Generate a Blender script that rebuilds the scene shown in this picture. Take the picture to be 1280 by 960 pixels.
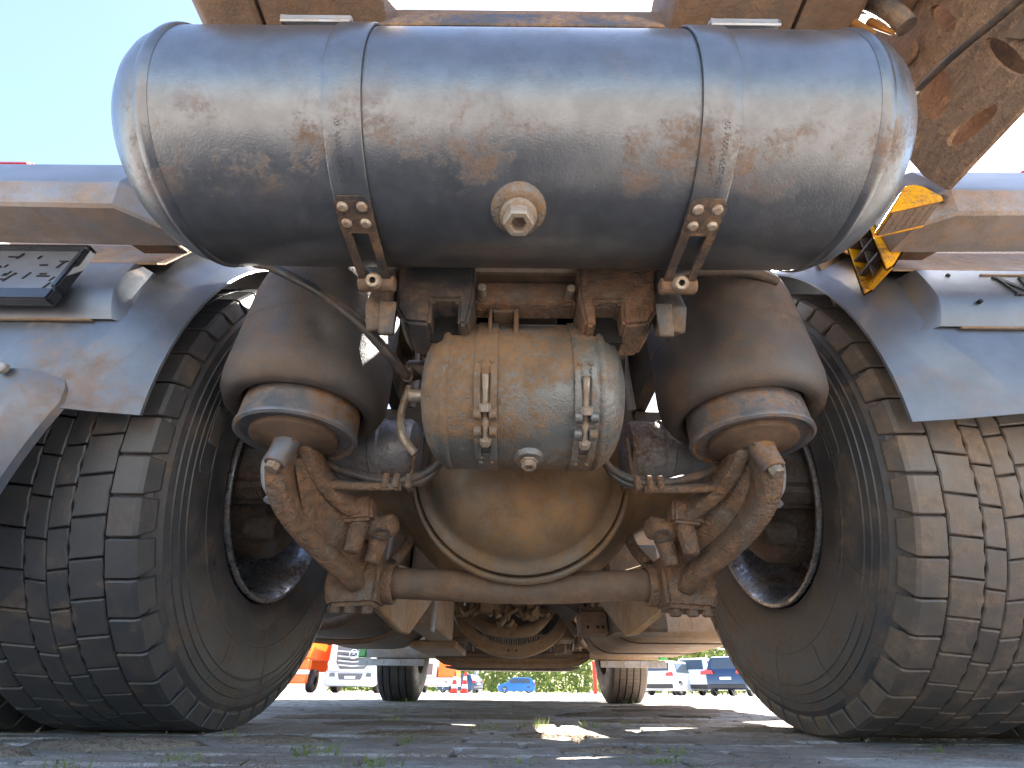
import bpy, bmesh, math, random
from mathutils import Vector, Matrix
random.seed(7)
PI = math.pi
D = bpy.data
scene = bpy.context.scene
C = scene.collection
for o in list(D.objects): D.objects.remove(o)

# ---------------------------------------------------------------- camera
cam_d = D.cameras.new('camera'); cam = D.objects.new('camera', cam_d); C.objects.link(cam)
cam_d.sensor_width = 36; cam_d.lens = 594/1280*36; cam_d.clip_start = 0.02; cam_d.clip_end = 3000
cam.matrix_world = Matrix.Translation((-0.022, 0, 0.07)) @ Matrix.Rotation(math.radians(123.0), 4, 'X') @ Matrix.Rotation(math.radians(0.5), 4, 'Z')
scene.camera = cam
scene.render.resolution_x = 1024; scene.render.resolution_y = 768

# ---------------------------------------------------------------- sky and sun
SUN_EL, SUN_AZ = 54.0, 38.0          # azimuth measured from straight ahead (+Y) towards the right (+X)
w = D.worlds.new('World'); scene.world = w; w.use_nodes = True
nt = w.node_tree; nt.nodes.clear()
sky = nt.nodes.new('ShaderNodeTexSky'); sky.sky_type = 'NISHITA'; sky.sun_disc = False
sky.sun_elevation = math.radians(SUN_EL); sky.sun_rotation = math.radians(SUN_AZ)
sky.air_density = 1.0; sky.dust_density = 1.3; sky.ozone_density = 1.0
bg = nt.nodes.new('ShaderNodeBackground'); bg.inputs['Strength'].default_value = 0.08
wo = nt.nodes.new('ShaderNodeOutputWorld')
nt.links.new(sky.outputs[0], bg.inputs['Color']); nt.links.new(bg.outputs[0], wo.inputs['Surface'])
sd = D.lights.new('sun', 'SUN'); sd.energy = 5.0; sd.angle = math.radians(0.53); sd.color = (1, 0.95, 0.87)
sun = D.objects.new('sun', sd); C.objects.link(sun); sun.location = (6, 10, 15)
el, az = math.radians(SUN_EL), math.radians(SUN_AZ)
sdir = Vector((math.cos(el)*math.sin(az), math.cos(el)*math.cos(az), math.sin(el)))
sun.rotation_euler = sdir.to_track_quat('Z', 'Y').to_euler()
vs = scene.view_settings
vs.view_transform = 'Standard'; vs.look = 'None'; vs.gamma = 1.0; vs.exposure = 2.85; vs.use_curve_mapping = False
scene.render.engine = 'CYCLES'
scene.cycles.max_bounces = 7; scene.cycles.diffuse_bounces = 5; scene.cycles.glossy_bounces = 3

# ---------------------------------------------------------------- materials
def lin(h):
    return tuple((c/12.92 if c <= .04045 else ((c+.055)/1.055)**2.4) for c in (int(h[i:i+2], 16)/255 for i in (0, 2, 4))) + (1,)
DUST = lin('8a6a4c'); MUD = lin('6e4f38'); RUST = lin('8f5a38')
MATS = {}
def mat(name, base, rough=.5, metal=0.0, dust=0.0, dcol=DUST, scale=9.0, sharp=.18, grain=0.0, bump=.0, gscale=260.0, coat=0.0,
        band=None, vary=.12, spec=.5, lump=0.0, per_object=0.0, bumpd=.004, stretch=None):
    """painted, rubber or metal surface with dirt patches (noise), fine grain relief and optional muddy lumps"""
    m = D.materials.new(name); m.use_nodes = True; t = m.node_tree; N = t.nodes; L = t.links
    b = N['Principled BSDF']
    geo = N.new('ShaderNodeNewGeometry')
    pos = geo.outputs['Position']
    if not isinstance(base, tuple): base = lin(base)
    def noise(s, det=6, rg=.6, off=0, dist=0):
        n = N.new('ShaderNodeTexNoise'); n.inputs['Scale'].default_value = s; n.inputs['Detail'].default_value = det
        n.inputs['Roughness'].default_value = rg; n.inputs['Distortion'].default_value = dist
        if off:
            a = N.new('ShaderNodeVectorMath'); a.operation = 'ADD'; a.inputs[1].default_value = (off, off*1.7, off*.6)
            L.new(pos, a.inputs[0]); L.new(a.outputs[0], n.inputs['Vector'])
        else: L.new(pos, n.inputs['Vector'])
        return n.outputs['Fac']
    def mth(op, a, bb, clamp=False):
        n = N.new('ShaderNodeMath'); n.operation = op; n.use_clamp = clamp
        for i, x in enumerate((a, bb)):
            if isinstance(x, (int, float)): n.inputs[i].default_value = x
            else: L.new(x, n.inputs[i])
        return n.outputs[0]
    def rng(x, a0, a1, b0=0., b1=1.):
        n = N.new('ShaderNodeMapRange'); n.interpolation_type = 'SMOOTHSTEP'
        for i, vv in zip((1, 2, 3, 4), (a0, a1, b0, b1)): n.inputs[i].default_value = vv
        L.new(x, n.inputs[0]); return n.outputs[0]
    def mix(f, c1, c2):
        n = N.new('ShaderNodeMix'); n.data_type = 'RGBA'
        for i, x in ((0, f), (6, c1), (7, c2)):
            if isinstance(x, (int, float, tuple)): n.inputs[i].default_value = x
            else: L.new(x, n.inputs[i])
        return n.outputs[2]
    v = noise(scale*2.3, 5, .6, 3.1)
    col = mix(rng(v, .3, .7), tuple(c*(1-vary) for c in base[:3])+(1,), tuple(min(1, c*(1+vary)) for c in base[:3])+(1,))
    if per_object:
        oi = N.new('ShaderNodeObjectInfo')
        col = mix(rng(oi.outputs['Random'], 0, 1, 0, per_object), col, dcol)
    rg = rough; dm = None
    if dust > 0:
        n1 = mth('ADD', mth('MULTIPLY', noise(scale, 6, .6, 0, .3), .72), mth('MULTIPLY', noise(scale*11, 5, .65, 7.7), .28)); th = 1-dust
        dm = rng(n1, .3+.4*th-sharp, .3+.4*th+sharp)
        g = noise(gscale*.45, 3, .7, 5.2)
        dm = mth('MULTIPLY', dm, rng(g, .32, .55, .35, 1.0))
        if band:
            sx = N.new('ShaderNodeSeparateXYZ'); L.new(pos, sx.inputs[0])
            q = sx.outputs['XYZ'.index(band[0])]
            f = mth('MULTIPLY', rng(q, band[1]-band[3], band[1]+band[3]), rng(q, band[2]-band[3], band[2]+band[3], 1., 0.))
            dm = mth('MULTIPLY', dm, mth('ADD', mth('MULTIPLY', f, 1-band[4]), band[4]))
        dv = noise(scale*4, 4, .6, 8.3)
        dc = mix(rng(dv, .3, .7), tuple(c*.72 for c in dcol[:3])+(1,), tuple(c*1.2 for c in dcol[:3])+(1,))
        col = mix(dm, col, dc)
        rgn = N.new('ShaderNodeMix'); rgn.data_type = 'FLOAT'; L.new(dm, rgn.inputs[0]); rgn.inputs[2].default_value = rough; rgn.inputs[3].default_value = .92
        rg = rgn.outputs[0]
    L.new(col, b.inputs['Base Color'])
    if isinstance(rg, float): b.inputs['Roughness'].default_value = rg
    else: L.new(rg, b.inputs['Roughness'])
    if metal and dm is not None:
        mm = mth('MULTIPLY', mth('SUBTRACT', 1.0, dm), metal); L.new(mm, b.inputs['Metallic'])
    else: b.inputs['Metallic'].default_value = metal
    b.inputs['Specular IOR Level'].default_value = spec
    b.inputs['Coat Weight'].default_value = coat; b.inputs['Coat Roughness'].default_value = .25
    if bump or lump:
        h = None
        if bump:
            h = mth('MULTIPLY', noise(gscale, 2, .6, 1.3), bump)
            if dm is not None: h = mth('ADD', h, mth('MULTIPLY', dm, bump*.8))
        if lump:
            if stretch:
                sv = N.new('ShaderNodeVectorMath'); sv.operation = 'MULTIPLY'; sv.inputs[1].default_value = stretch; L.new(pos, sv.inputs[0])
                wv = N.new('ShaderNodeTexNoise'); wv.noise_type = 'RIDGED_MULTIFRACTAL'; wv.inputs['Scale'].default_value = 42; wv.inputs['Detail'].default_value = 4; wv.inputs['Distortion'].default_value = .8
                L.new(sv.outputs[0], wv.inputs['Vector']); l1 = mth('MULTIPLY', wv.outputs['Fac'], lump*.35)
            else: l1 = mth('MULTIPLY', noise(48, 5, .65, 2.2, .6), lump)
            if dm is not None: l1 = mth('MULTIPLY', l1, mth('ADD', mth('MULTIPLY', dm, .8), .2))
            h = l1 if h is None else mth('ADD', h, l1)
        bp = N.new('ShaderNodeBump'); bp.inputs['Strength'].default_value = 1.0; bp.inputs['Distance'].default_value = bumpd
        L.new(h, bp.inputs['Height']); L.new(bp.outputs[0], b.inputs['Normal'])
    MATS[name] = m
    return m
mat('tank_paint', (.140, .148, .160, 1), .30, .72, .36, lin('6a5443'), 15.0, .08, bump=.35, gscale=420, coat=.3, spec=.6, band=('Y', .275, .345, .02, .16), bumpd=.0009, vary=.12)
mat('strap_paint', (.140, .148, .160, 1), .30, .72, .36, lin('6a5443'), 15.0, .08, bump=.3, gscale=420, coat=.3, spec=.6, band=('Y', .275, .345, .02, .16), bumpd=.0009, vary=.12)
mat('small_tank_paint', (.16, .165, .16, 1), .36, .45, .52, lin('7d6247'), 5.5, .06, bump=.6, gscale=300, spec=.6, bumpd=.002, vary=.2)
mat('dusty_black', (.05, .052, .056, 1), .45, 0, .44, lin('77614c'), 9, .12, bump=.4, gscale=240, bumpd=.002)
mat('black_steel', (.03, .032, .036, 1), .42, 0, .42, DUST, 11, .16, bump=.3, gscale=240, bumpd=.002)
mat('mud_casting', (.16, .128, .10, 1), .66, 0, .64, lin('83634a'), 14, .10, bump=.5, lump=1.0, gscale=180, bumpd=.005, vary=.25)
mat('brown_steel', (.11, .084, .064, 1), .55, 0, .6, lin('7a5e47'), 8, .2, bump=.35, gscale=200, bumpd=.003)
mat('mud_plate', lin('7d634d'), .8, 0, .5, lin('94755a'), 30, .10, bump=.4, lump=4.0, gscale=170, bumpd=.006, stretch=(1, .45, 1.5))
mat('diff_paint', (.15, .125, .10, 1), .38, .3, .54, lin('80613f'), 4.5, .12, bump=.35, gscale=320, bumpd=.0015)
mat('bellows_rubber', (.050, .049, .050, 1), .48, 0, .48, lin('66513f'), 6, .16, bump=.5, gscale=380, bumpd=.0015, spec=.7)
mat('piston_plastic', (.24, .25, .27, 1), .32, .55, .45, lin('86613e'), 9, .10, bump=.25, gscale=260, bumpd=.0015)
mat('tyre_rubber', (.045, .045, .047, 1), .48, 0, .36, lin('675748'), 16, .10, bump=.5, gscale=420, bumpd=.0012, spec=.7)
mat('tread_rubber', (.048, .048, .050, 1), .50, 0, .26, lin('675748'), 18, .10, bump=.4, gscale=420, bumpd=.001, per_object=.06, spec=.7)
mat('tread_rubber_dusty', (.088, .074, .063, 1), .52, 0, .42, lin('7a6653'), 18, .14, bump=.4, gscale=420, bumpd=.001, per_object=.12, spec=.7)
mat('guard_plastic', (.135, .15, .175, 1), .36, .6, .20, DUST, 6, .14, bump=.5, gscale=900, spec=.6, bumpd=.0006)
mat('guard_dusty', (.15, .125, .10, 1), .6, 0, .7, lin('856a4e'), 9, .15, bump=.5, gscale=300, bumpd=.002)
mat('bar_plastic', (.22, .235, .26, 1), .32, .55, .62, lin('8a7058'), 6, .16, bump=.4, gscale=700, spec=.6, bumpd=.0006, band=('Z', .60, .757, .004, .06))
mat('bolt_steel', (.42, .38, .32, 1), .4, .8, .5, lin('8a6a4c'), 60, .2, bump=.2, bumpd=.001)
mat('rim_steel', (.42, .44, .47, 1), .24, .8, .42, lin('6a5646'), 12, .10, bump=.3, gscale=260, bumpd=.0012)
mat('hub_dark', (.11, .10, .092, 1), .55, 0, .55, lin('5e4a3a'), 16, .14, bump=.4, lump=.9, gscale=200, bumpd=.004)
mat('hose_rubber', (.035, .034, .034, 1), .42, 0, .42, lin('6d5744'), 18, .14, bump=.25, bumpd=.001)
mat('chamber_grey', (.26, .265, .28, 1), .38, .35, .42, lin('6a5240'), 9, .10, bump=.4, lump=.5, gscale=200, bumpd=.003)
mat('grey_pipe', (.30, .31, .34, 1), .45, 0, .35, DUST, 12, .16)
mat('under_tan', (.30, .23, .165, 1), .55, 0, .6, lin('a07e5a'), 5, .2, bump=.3, lump=.4, gscale=120, bumpd=.006)
mat('under_dark', (.075, .07, .065, 1), .5, 0, .5, lin('7e6448'), 5, .2, bump=.3, gscale=120, bumpd=.004)
mat('alu_strip', (.34, .36, .38, 1), .45, .5, .45, lin('9c8468'), 6, .16)
mat('frame_black', (.03, .033, .04, 1), .2, .2, spec=.6)
mat('holder_plastic', (.16, .17, .19, 1), .3, .4, spec=.6)
mat('hole_black', (.008, .008, .008, 1), .9)
mat('yellow_plastic', lin('e0a010'), .42, 0, .38, lin('7a5530'), 14, .07, bump=.3, gscale=300, bumpd=.001)
mat('cab_green', lin('1f9a3e'), .3, 0, coat=.5)
mat('red_lens', lin('c01825'), .2, 0, coat=.6)
mat('copper_pin', (.45, .22, .07, 1), .35, .6)
# background materials
mat('white_paint', (.78, .79, .80, 1), .25, coat=.6, vary=.02)
mat('silver_paint', (.48, .50, .54, 1), .3, .3, coat=.5, vary=.03)
mat('blue_paint', lin('2f6fb8'), .28, .1, coat=.6, vary=.03)
mat('navy_paint', lin('2b3f5e'), .28, .2, coat=.6, vary=.03)
mat('orange_paint', lin('f06a14'), .35, coat=.4, vary=.04)
mat('grille_dark', (.10, .105, .115, 1), .4, vary=.05)
mat('glass_dark', (.06, .08, .10, 1), .06, spec=.8, vary=.02)
mat('plastic_black', (.025, .025, .027, 1), .5)
mat('chrome', (.8, .8, .82, 1), .15, 1.0, vary=.01)
mat('lamp_white', (.75, .77, .8, 1), .1, coat=.8, vary=.02)
mat('wheel_alloy', (.5, .51, .53, 1), .3, .8)
mat('cone_red', lin('e02a1a'), .5)
mat('grey_metal', (.35, .36, .37, 1), .5, .3)
def paver_mat():
    m = mat('paver_concrete', (.43, .405, .38, 1), .9, 0, .42, lin('9a846e'), 5, .16, bump=.9, lump=1.2, gscale=160, bumpd=.006, vary=.25, per_object=.25)
paver_mat()
mat('sandy_joint', lin('877766'), .95, 0, .5, lin('8b7a66'), 7, .2, bump=.9, lump=1.0, gscale=120, bumpd=.006)
mat('yard_concrete', (.50, .48, .45, 1), .9, 0, .4, lin('9a8a76'), .8, .2, bump=.5, lump=.3, gscale=60, bumpd=.01)
def leafmat(name, c1, c2):
    m = D.materials.new(name); m.use_nodes = True; t = m.node_tree; N = t.nodes; L = t.links; b = N['Principled BSDF']
    n = N.new('ShaderNodeTexNoise'); n.inputs['Scale'].default_value = 1.3 if 'hedge' in name else 30
    g = N.new('ShaderNodeNewGeometry'); L.new(g.outputs['Position'], n.inputs['Vector'])
    r = N.new('ShaderNodeMix'); r.data_type = 'RGBA'; r.inputs[6].default_value = c1; r.inputs[7].default_value = c2
    q = N.new('ShaderNodeMapRange'); q.inputs[1].default_value = .35; q.inputs[2].default_value = .65; L.new(n.outputs['Fac'], q.inputs[0]); L.new(q.outputs[0], r.inputs[0])
    L.new(r.outputs[2], b.inputs['Base Color']); b.inputs['Roughness'].default_value = .6
    tr = N.new('ShaderNodeBsdfTranslucent'); L.new(r.outputs[2], tr.inputs['Color'])
    ms = N.new('ShaderNodeMixShader'); ms.inputs[0].default_value = .5
    L.new(b.outputs[0], ms.inputs[1]); L.new(tr.outputs[0], ms.inputs[2]); L.new(ms.outputs[0], N['Material Output'].inputs['Surface'])
    MATS[name] = m
leafmat('grass_blade', (.17, .26, .05, 1), (.34, .36, .13, 1))
leafmat('hedge_leaf', (.14, .22, .05, 1), (.32, .36, .10, 1))

# ---------------------------------------------------------------- mesh helpers
class MB:
    def __init__(s): s.v = []; s.f = []
    def add(s, vs_, fs):
        o = len(s.v); s.v += [tuple(p) for p in vs_]; s.f += [tuple(i+o for i in f) for f in fs]; return s
    def box(s, x0, x1, y0, y1, z0, z1, M=None):
        p = [(x, y, z) for x in (x0, x1) for y in (y0, y1) for z in (z0, z1)]
        if M: p = [M @ Vector(q) for q in p]
        return s.add(p, [(0, 1, 3, 2), (4, 6, 7, 5), (0, 4, 5, 1), (2, 3, 7, 6), (0, 2, 6, 4), (1, 5, 7, 3)])
    def lathe(s, prof, c=(0, 0, 0), axis=(0, 0, 1), seg=32, a0=0., a1=2*PI):
        """prof: (radius, distance along axis)"""
        ax = Vector(axis).normalized(); t = Vector((1, 0, 0)) if abs(ax.x) < .9 else Vector((0, 1, 0))
        e1 = (t - ax*t.dot(ax)).normalized(); e2 = ax.cross(e1); c = Vector(c)
        full = abs(a1-a0-2*PI) < 1e-6; n = seg if full else seg+1; vs_ = []
        for r, d in prof:
            for k in range(n):
                a = a0+(a1-a0)*k/seg; vs_.append(c+ax*d+(e1*math.cos(a)+e2*math.sin(a))*r)
        fs = []
        for i in range(len(prof)-1):
            for k in range(seg):
                k2 = (k+1) % n if full else k+1
                fs.append((i*n+k, i*n+k2, (i+1)*n+k2, (i+1)*n+k))
        return s.add(vs_, fs)
    def cyl(s, p0, p1, r, seg=20, r1=None, b=0.0):
        p0, p1 = Vector(p0), Vector(p1); L = (p1-p0).length; r1 = r if r1 is None else r1
        pr = [(1e-5, 0), (r-b, 0), (r, b), (r1, L-b), (r1-b, L), (1e-5, L)] if b else [(1e-5, 0), (r, 0), (r1, L), (1e-5, L)]
        return s.lathe(pr, p0, p1-p0, seg)
    def tube(s, pts, r, seg=12, sub=6, rad=None):
        """round tube along a smoothed path"""
        P = [Vector(p) for p in pts]; R = rad or [r]*len(P)
        if sub > 1 and len(P) > 2:
            Q = []; RR = []
            for i in range(len(P)-1):
                a = P[max(i-1, 0)]; b_ = P[i]; c = P[i+1]; d = P[min(i+2, len(P)-1)]
                for k in range(sub):
                    t = k/sub
                    Q.append(.5*((2*b_)+(c-a)*t+(2*a-5*b_+4*c-d)*t*t+(3*b_-a-3*c+d)*t**3)); RR.append(R[i]*(1-t)+R[i+1]*t)
            Q.append(P[-1]); RR.append(R[-1]); P, R = Q, RR
        up = Vector((0, 0, 1)); vs_ = []; n = len(P); pv = None
        for i, p in enumerate(P):
            t = (P[min(i+1, n-1)]-P[max(i-1, 0)]).normalized()
            if pv is None: e = t.cross(up if abs(t.z) < .9 else Vector((1, 0, 0))).normalized()
            else: e = (pv-t*pv.dot(t)).normalized()
            pv = e; f = t.cross(e)
            for k in range(seg):
                a = 2*PI*k/seg; vs_.append(p+(e*math.cos(a)+f*math.sin(a))*R[i])
        fs = [(i*seg+k, i*seg+(k+1) % seg, (i+1)*seg+(k+1) % seg, (i+1)*seg+k) for i in range(n-1) for k in range(seg)]
        fs += [tuple(range(seg))[::-1], tuple((n-1)*seg+k for k in range(seg))]
        return s.add(vs_, fs)
    def loft(s, secs, cap=True, closed=True):
        """list of equally long point rings"""
        n = len(secs[0]); vs_ = [p for q in secs for p in q]; m = n if closed else n-1
        fs = [(i*n+k, i*n+(k+1) % n, (i+1)*n+(k+1) % n, (i+1)*n+k) for i in range(len(secs)-1) for k in range(m)]
        if cap and closed: fs += [tuple(range(n))[::-1], tuple((len(secs)-1)*n+k for k in range(n))]
        return s.add(vs_, fs)
    def prism(s, poly, d0, d1, fn):
        """2-d polygon pushed from d0 to d1; fn(a, b, d) -> point"""
        n = len(poly)
        return s.add([fn(a, b, d0) for a, b in poly]+[fn(a, b, d1) for a, b in poly],
                     [tuple(range(n))[::-1], tuple(range(n, 2*n))]+[(k, (k+1) % n, n+(k+1) % n, n+k) for k in range(n)])
    def sheet(s, rows, th):
        """grid of points turned into a shell of thickness th along its normals"""
        nr, nc = len(rows), len(rows[0]); P = [[Vector(p) for p in r] for r in rows]; Q = []
        for i in range(nr):
            q = []
            for j in range(nc):
                du = P[i][min(j+1, nc-1)]-P[i][max(j-1, 0)]; dv = P[min(i+1, nr-1)][j]-P[max(i-1, 0)][j]
                q.append(P[i][j]+du.cross(dv).normalized()*th)
            Q.append(q)
        vs_ = [p for r in P for p in r]+[p for r in Q for p in r]; K = nr*nc; fs = []
        for i in range(nr-1):
            for j in range(nc-1):
                a = i*nc+j; f = (a, a+1, a+nc+1, a+nc); fs.append(f[::-1]); fs.append(tuple(x+K for x in f))
        bd = [j for j in range(nc)]+[i*nc+nc-1 for i in range(1, nr)]+[(nr-1)*nc+j for j in range(nc-2, -1, -1)]+[i*nc for i in range(nr-2, 0, -1)]
        for a, b_ in zip(bd, bd[1:]+bd[:1]): fs.append((a, b_, b_+K, a+K))
        return s.add(vs_, fs)
    def mesh(s, name, material, bevel=0.0, smooth=30, segs=1):
        me = D.meshes.new(name); bm = bmesh.new()
        vv = [bm.verts.new(p) for p in s.v]
        for f in s.f:
            try: bm.faces.new([vv[i] for i in f])
            except ValueError: pass
        bmesh.ops.remove_doubles(bm, verts=bm.verts, dist=2e-5)
        bmesh.ops.recalc_face_normals(bm, faces=bm.faces)
        if bevel:
            ed = [e for e in bm.edges if len(e.link_faces) == 2 and e.calc_face_angle(0) > .5]
            bmesh.ops.bevel(bm, geom=ed, offset=bevel, segments=segs, affect='EDGES', clamp_overlap=True)
        bm.to_mesh(me); bm.free()
        if smooth:
            me.shade_smooth(); me.set_sharp_from_angle(angle=math.radians(smooth))
        me.materials.append(MATS[material])
        return me
    def build(s, name, material, parent=None, bevel=0.0, smooth=35, label=None, segs=1):
        o = D.objects.new(name, s.mesh(name, material, bevel, smooth, segs)); C.objects.link(o)
        if parent is not None:
            o.parent = parent
            if parent.type == 'EMPTY': o.matrix_parent_inverse = parent.matrix_basis.inverted()
        if label: o['label'] = label
        return o
def thing(name, label, cat, loc, rz=0., group=None):
    o = D.objects.new(name, None); C.objects.link(o); o.location = loc; o.rotation_euler = (0, 0, rz); o.empty_display_size = .1
    o['label'] = label; o['category'] = cat
    if group: o['group'] = group
    return o
def tag(o, label, cat, group=None):
    o['label'] = label; o['category'] = cat
    if group: o['group'] = group
    return o
def structure(o): o['kind'] = 'structure'; return o
def text_mesh(txt, size, depth, fn, name, material, parent):
    """raised lettering wrapped on a surface by fn(x, y, z)"""
    cu = D.curves.new('lettering', 'FONT'); cu.body = txt; cu.size = size; cu.extrude = depth; cu.align_x = 'CENTER'; cu.align_y = 'CENTER'
    to = D.objects.new('lettering', cu); C.objects.link(to)
    dg = bpy.context.evaluated_depsgraph_get(); me = D.meshes.new_from_object(to.evaluated_get(dg))
    D.objects.remove(to); D.curves.remove(cu)
    for v in me.vertices: v.co = fn(*v.co)
    me.materials.clear(); me.materials.append(MATS[material])
    o = D.objects.new(name, me); C.objects.link(o); o.parent = parent
    if parent.type == 'EMPTY': o.matrix_parent_inverse = parent.matrix_basis.inverted()
    return o

# ================================================================ SETTING
def sheet_obj(name, x0, x1, y0, y1, z, material, nx=1, ny=1):
    m = MB(); xs = [x0+(x1-x0)*i/nx for i in range(nx+1)]; ys = [y0+(y1-y0)*j/ny for j in range(ny+1)]
    m.add([(x, y, z) for y in ys for x in xs], [(j*(nx+1)+i, j*(nx+1)+i+1, (j+1)*(nx+1)+i+1, (j+1)*(nx+1)+i) for j in range(ny) for i in range(nx)])
    return structure(m.build(name, material))
ground = sheet_obj('ground', -900, 900, -900, 900, -.014, 'yard_concrete')
paved = sheet_obj('paved_yard', -7, 7, -6, 7.2, -.0095, 'sandy_joint')
def paver_mesh(k):
    r = random.Random(k); m = MB(); a, b = .0955, .0455; q = lambda: r.uniform(-.0018, .0018)
    t = [(-a+q(), -b+q()), (a+q(), -b+q()), (a+q(), b+q()), (-a+q(), b+q())]; c = .004
    ins = [(x-math.copysign(c, x), y-math.copysign(c, y)) for x, y in t]
    lo = [(x, y, -.02) for x, y in t]; md = [(x, y, -.0035) for x, y in t]; up = [(x, y, r.uniform(-.0008, .0008)) for x, y in ins]
    m.loft([lo, md, up]); return m.mesh('paver', 'paver_concrete', 0, 25)
PAV = [paver_mesh(k) for k in range(6)]
cells = []
for j in range(-30, 72):
    for i in range(-35, 36):
        cells.append((i*.2+(.1 if j % 2 else 0), j*.1+.05))
near = [c for c in cells if .42 < c[1] < 3.4 and abs(c[0]) < .95*c[1]+.25 and abs(c[0]) < 1.15]
near.sort(key=lambda c: c[1]+.35*abs(c[0])); near = near[:300]; ns = set(near)
def paver_pose(c):
    r = random.Random(int(c[0]*1000)*7919+int(c[1]*1000))
    dip = .004*math.sin(c[0]*3.1+c[1]*1.7)+.003*math.sin(c[1]*5.3-c[0]*2)
    return Vector((c[0]+r.uniform(-.002, .002), c[1]+r.uniform(-.002, .002), min(.002, dip*.5+r.uniform(-.0022, .0006)))), (r.uniform(-.012, .012), r.uniform(-.008, .008), r.uniform(-.012, .012)), r.randrange(6)
for c in near:
    l, e, k = paver_pose(c); o = D.objects.new('paver', PAV[k]); C.objects.link(o); o.location = l; o.rotation_euler = e; o.parent = paved
rest = MB()
for c in cells:
    if c in ns or not (-3 < c[1] < 7.1): continue
    l, e, k = paver_pose(c); M = Matrix.Translation(l) @ Matrix.Rotation(e[0], 4, 'X') @ Matrix.Rotation(e[1], 4, 'Y')
    rest.add([M @ Vector(p) for p in ((-.095, -.045, -.02), (.095, -.045, -.02), (.095, .045, -.02), (-.095, .045, -.02), (-.092, -.042, 0), (.092, -.042, 0), (.092, .042, 0), (-.092, .042, 0))],
             [(4, 5, 6, 7), (0, 1, 5, 4), (1, 2, 6, 5), (2, 3, 7, 6), (3, 0, 4, 7)])
o = rest.build('paving', 'paver_concrete', paved, 0, 20); o['kind'] = 'stuff'
# loose grit on the pavers
gr = MB(); rr = random.Random(5)
for k in range(900):
    y = .5+3.2*rr.random()**1.6; x = rr.uniform(-1, 1)*(.3+.8*y); s = rr.uniform(.0012, .0045)*(1 if rr.random() < .93 else 2.2)
    p = [Vector((rr.uniform(-1, 1), rr.uniform(-1, 1), rr.uniform(-.3, 1))).normalized()*s*rr.uniform(.7, 1.2) for _ in range(4)]
    gr.add([q+Vector((x, y, s*.3)) for q in p], [(0, 1, 2), (0, 2, 3), (0, 3, 1), (1, 3, 2)])
o = gr.build('grit', 'sandy_joint', None, 0, 0); o['kind'] = 'stuff'; tag(o, 'loose sandy grit scattered over the grey pavers', 'grit')
# dried mud pads lying on the pavers
def mud_pad(x, y, rx, ry, h, seed):
    r = random.Random(seed); m = MB(); rings = []
    for f, z in ((1, -.006), (.86, h*.45), (.55, h*.85), (.2, h)):
        rings.append([(x+rx*f*math.cos(a)*(1+.28*math.sin(3*a+seed)+r.uniform(-.14, .14)), y+ry*f*math.sin(a)*(1+.2*math.sin(2*a+seed*2)+r.uniform(-.14, .14)), z+r.uniform(-.002, .002)*(f < 1)) for a in (2*PI*k/18 for k in range(18))])
    m.loft(rings); return m
mp = MB()
for k, (x, y, rx, ry, h) in enumerate([(-.42, .98, .10, .05, .007), (-.62, .9, .12, .05, .009), (-.33, 1.45, .16, .07, .008), (.12, .86, .07, .03, .005), (.55, 2.2, .3, .10, .012), (.8, 2.7, .3, .12, .012), (.35, 1.7, .2, .06, .008),
                                       (-.75, .78, .1, .04, .008), (-.2, 1.15, .12, .04, .006), (.62, 1.35, .16, .05, .007), (-.1, 1.9, .25, .08, .009), (.9, 3.4, .35, .15, .012), (-.55, 1.75, .2, .06, .009), (.05, 1.12, .09, .03, .006)]):
    q = mud_pad(x, y, rx, ry, h, k+1); mp.add(q.v, q.f)
o = mp.build('dried_mud', 'sandy_joint', None, 0, 60); o['kind'] = 'stuff'; tag(o, 'flat pads of dried brown mud on the pavers', 'mud')

# ================================================================ TRUCK
truck = thing('tractor_truck', 'dusty heavy tractor truck seen from below its rear axle, filling the picture', 'truck', (0, 1.19, 0))
AY, AZ, TR = 1.19, .51, .51
# ---- chassis: rails, crossmembers, fifth wheel
for s in (-1, 1):
    m = MB(); fn = lambda a, b, d: (s*a, d, b)
    m.prism([(.39, .87), (.43, .87), (.43, 1.12), (.39, 1.12), (.39, 1.112), (.422, 1.112), (.422, .878), (.39, .878)], .50, 5.9, fn)
    m.build('frame_rail', 'dusty_black', truck, .0)
MB().box(-.388, .388, 1.40, 1.44, .74, 1.10).build('crossmember', 'under_dark', truck, .006)  # added dark plate between the rails, blocks bright sky beside the air springs
for s in (-1, 1): MB().box(s*.478-.086, s*.478+.086, 1.38, 1.46, .60, .868).build('sky_gap_filler', 'under_dark', truck, .008)  # made-up dark boxes that fill the sky gaps below the rails
for y in (1.75, 2.6, 3.6):
    m = MB().box(-.389, .389, y-.05, y+.05, .93, 1.08); m.build('crossmember', 'under_dark', truck, .006)
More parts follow.
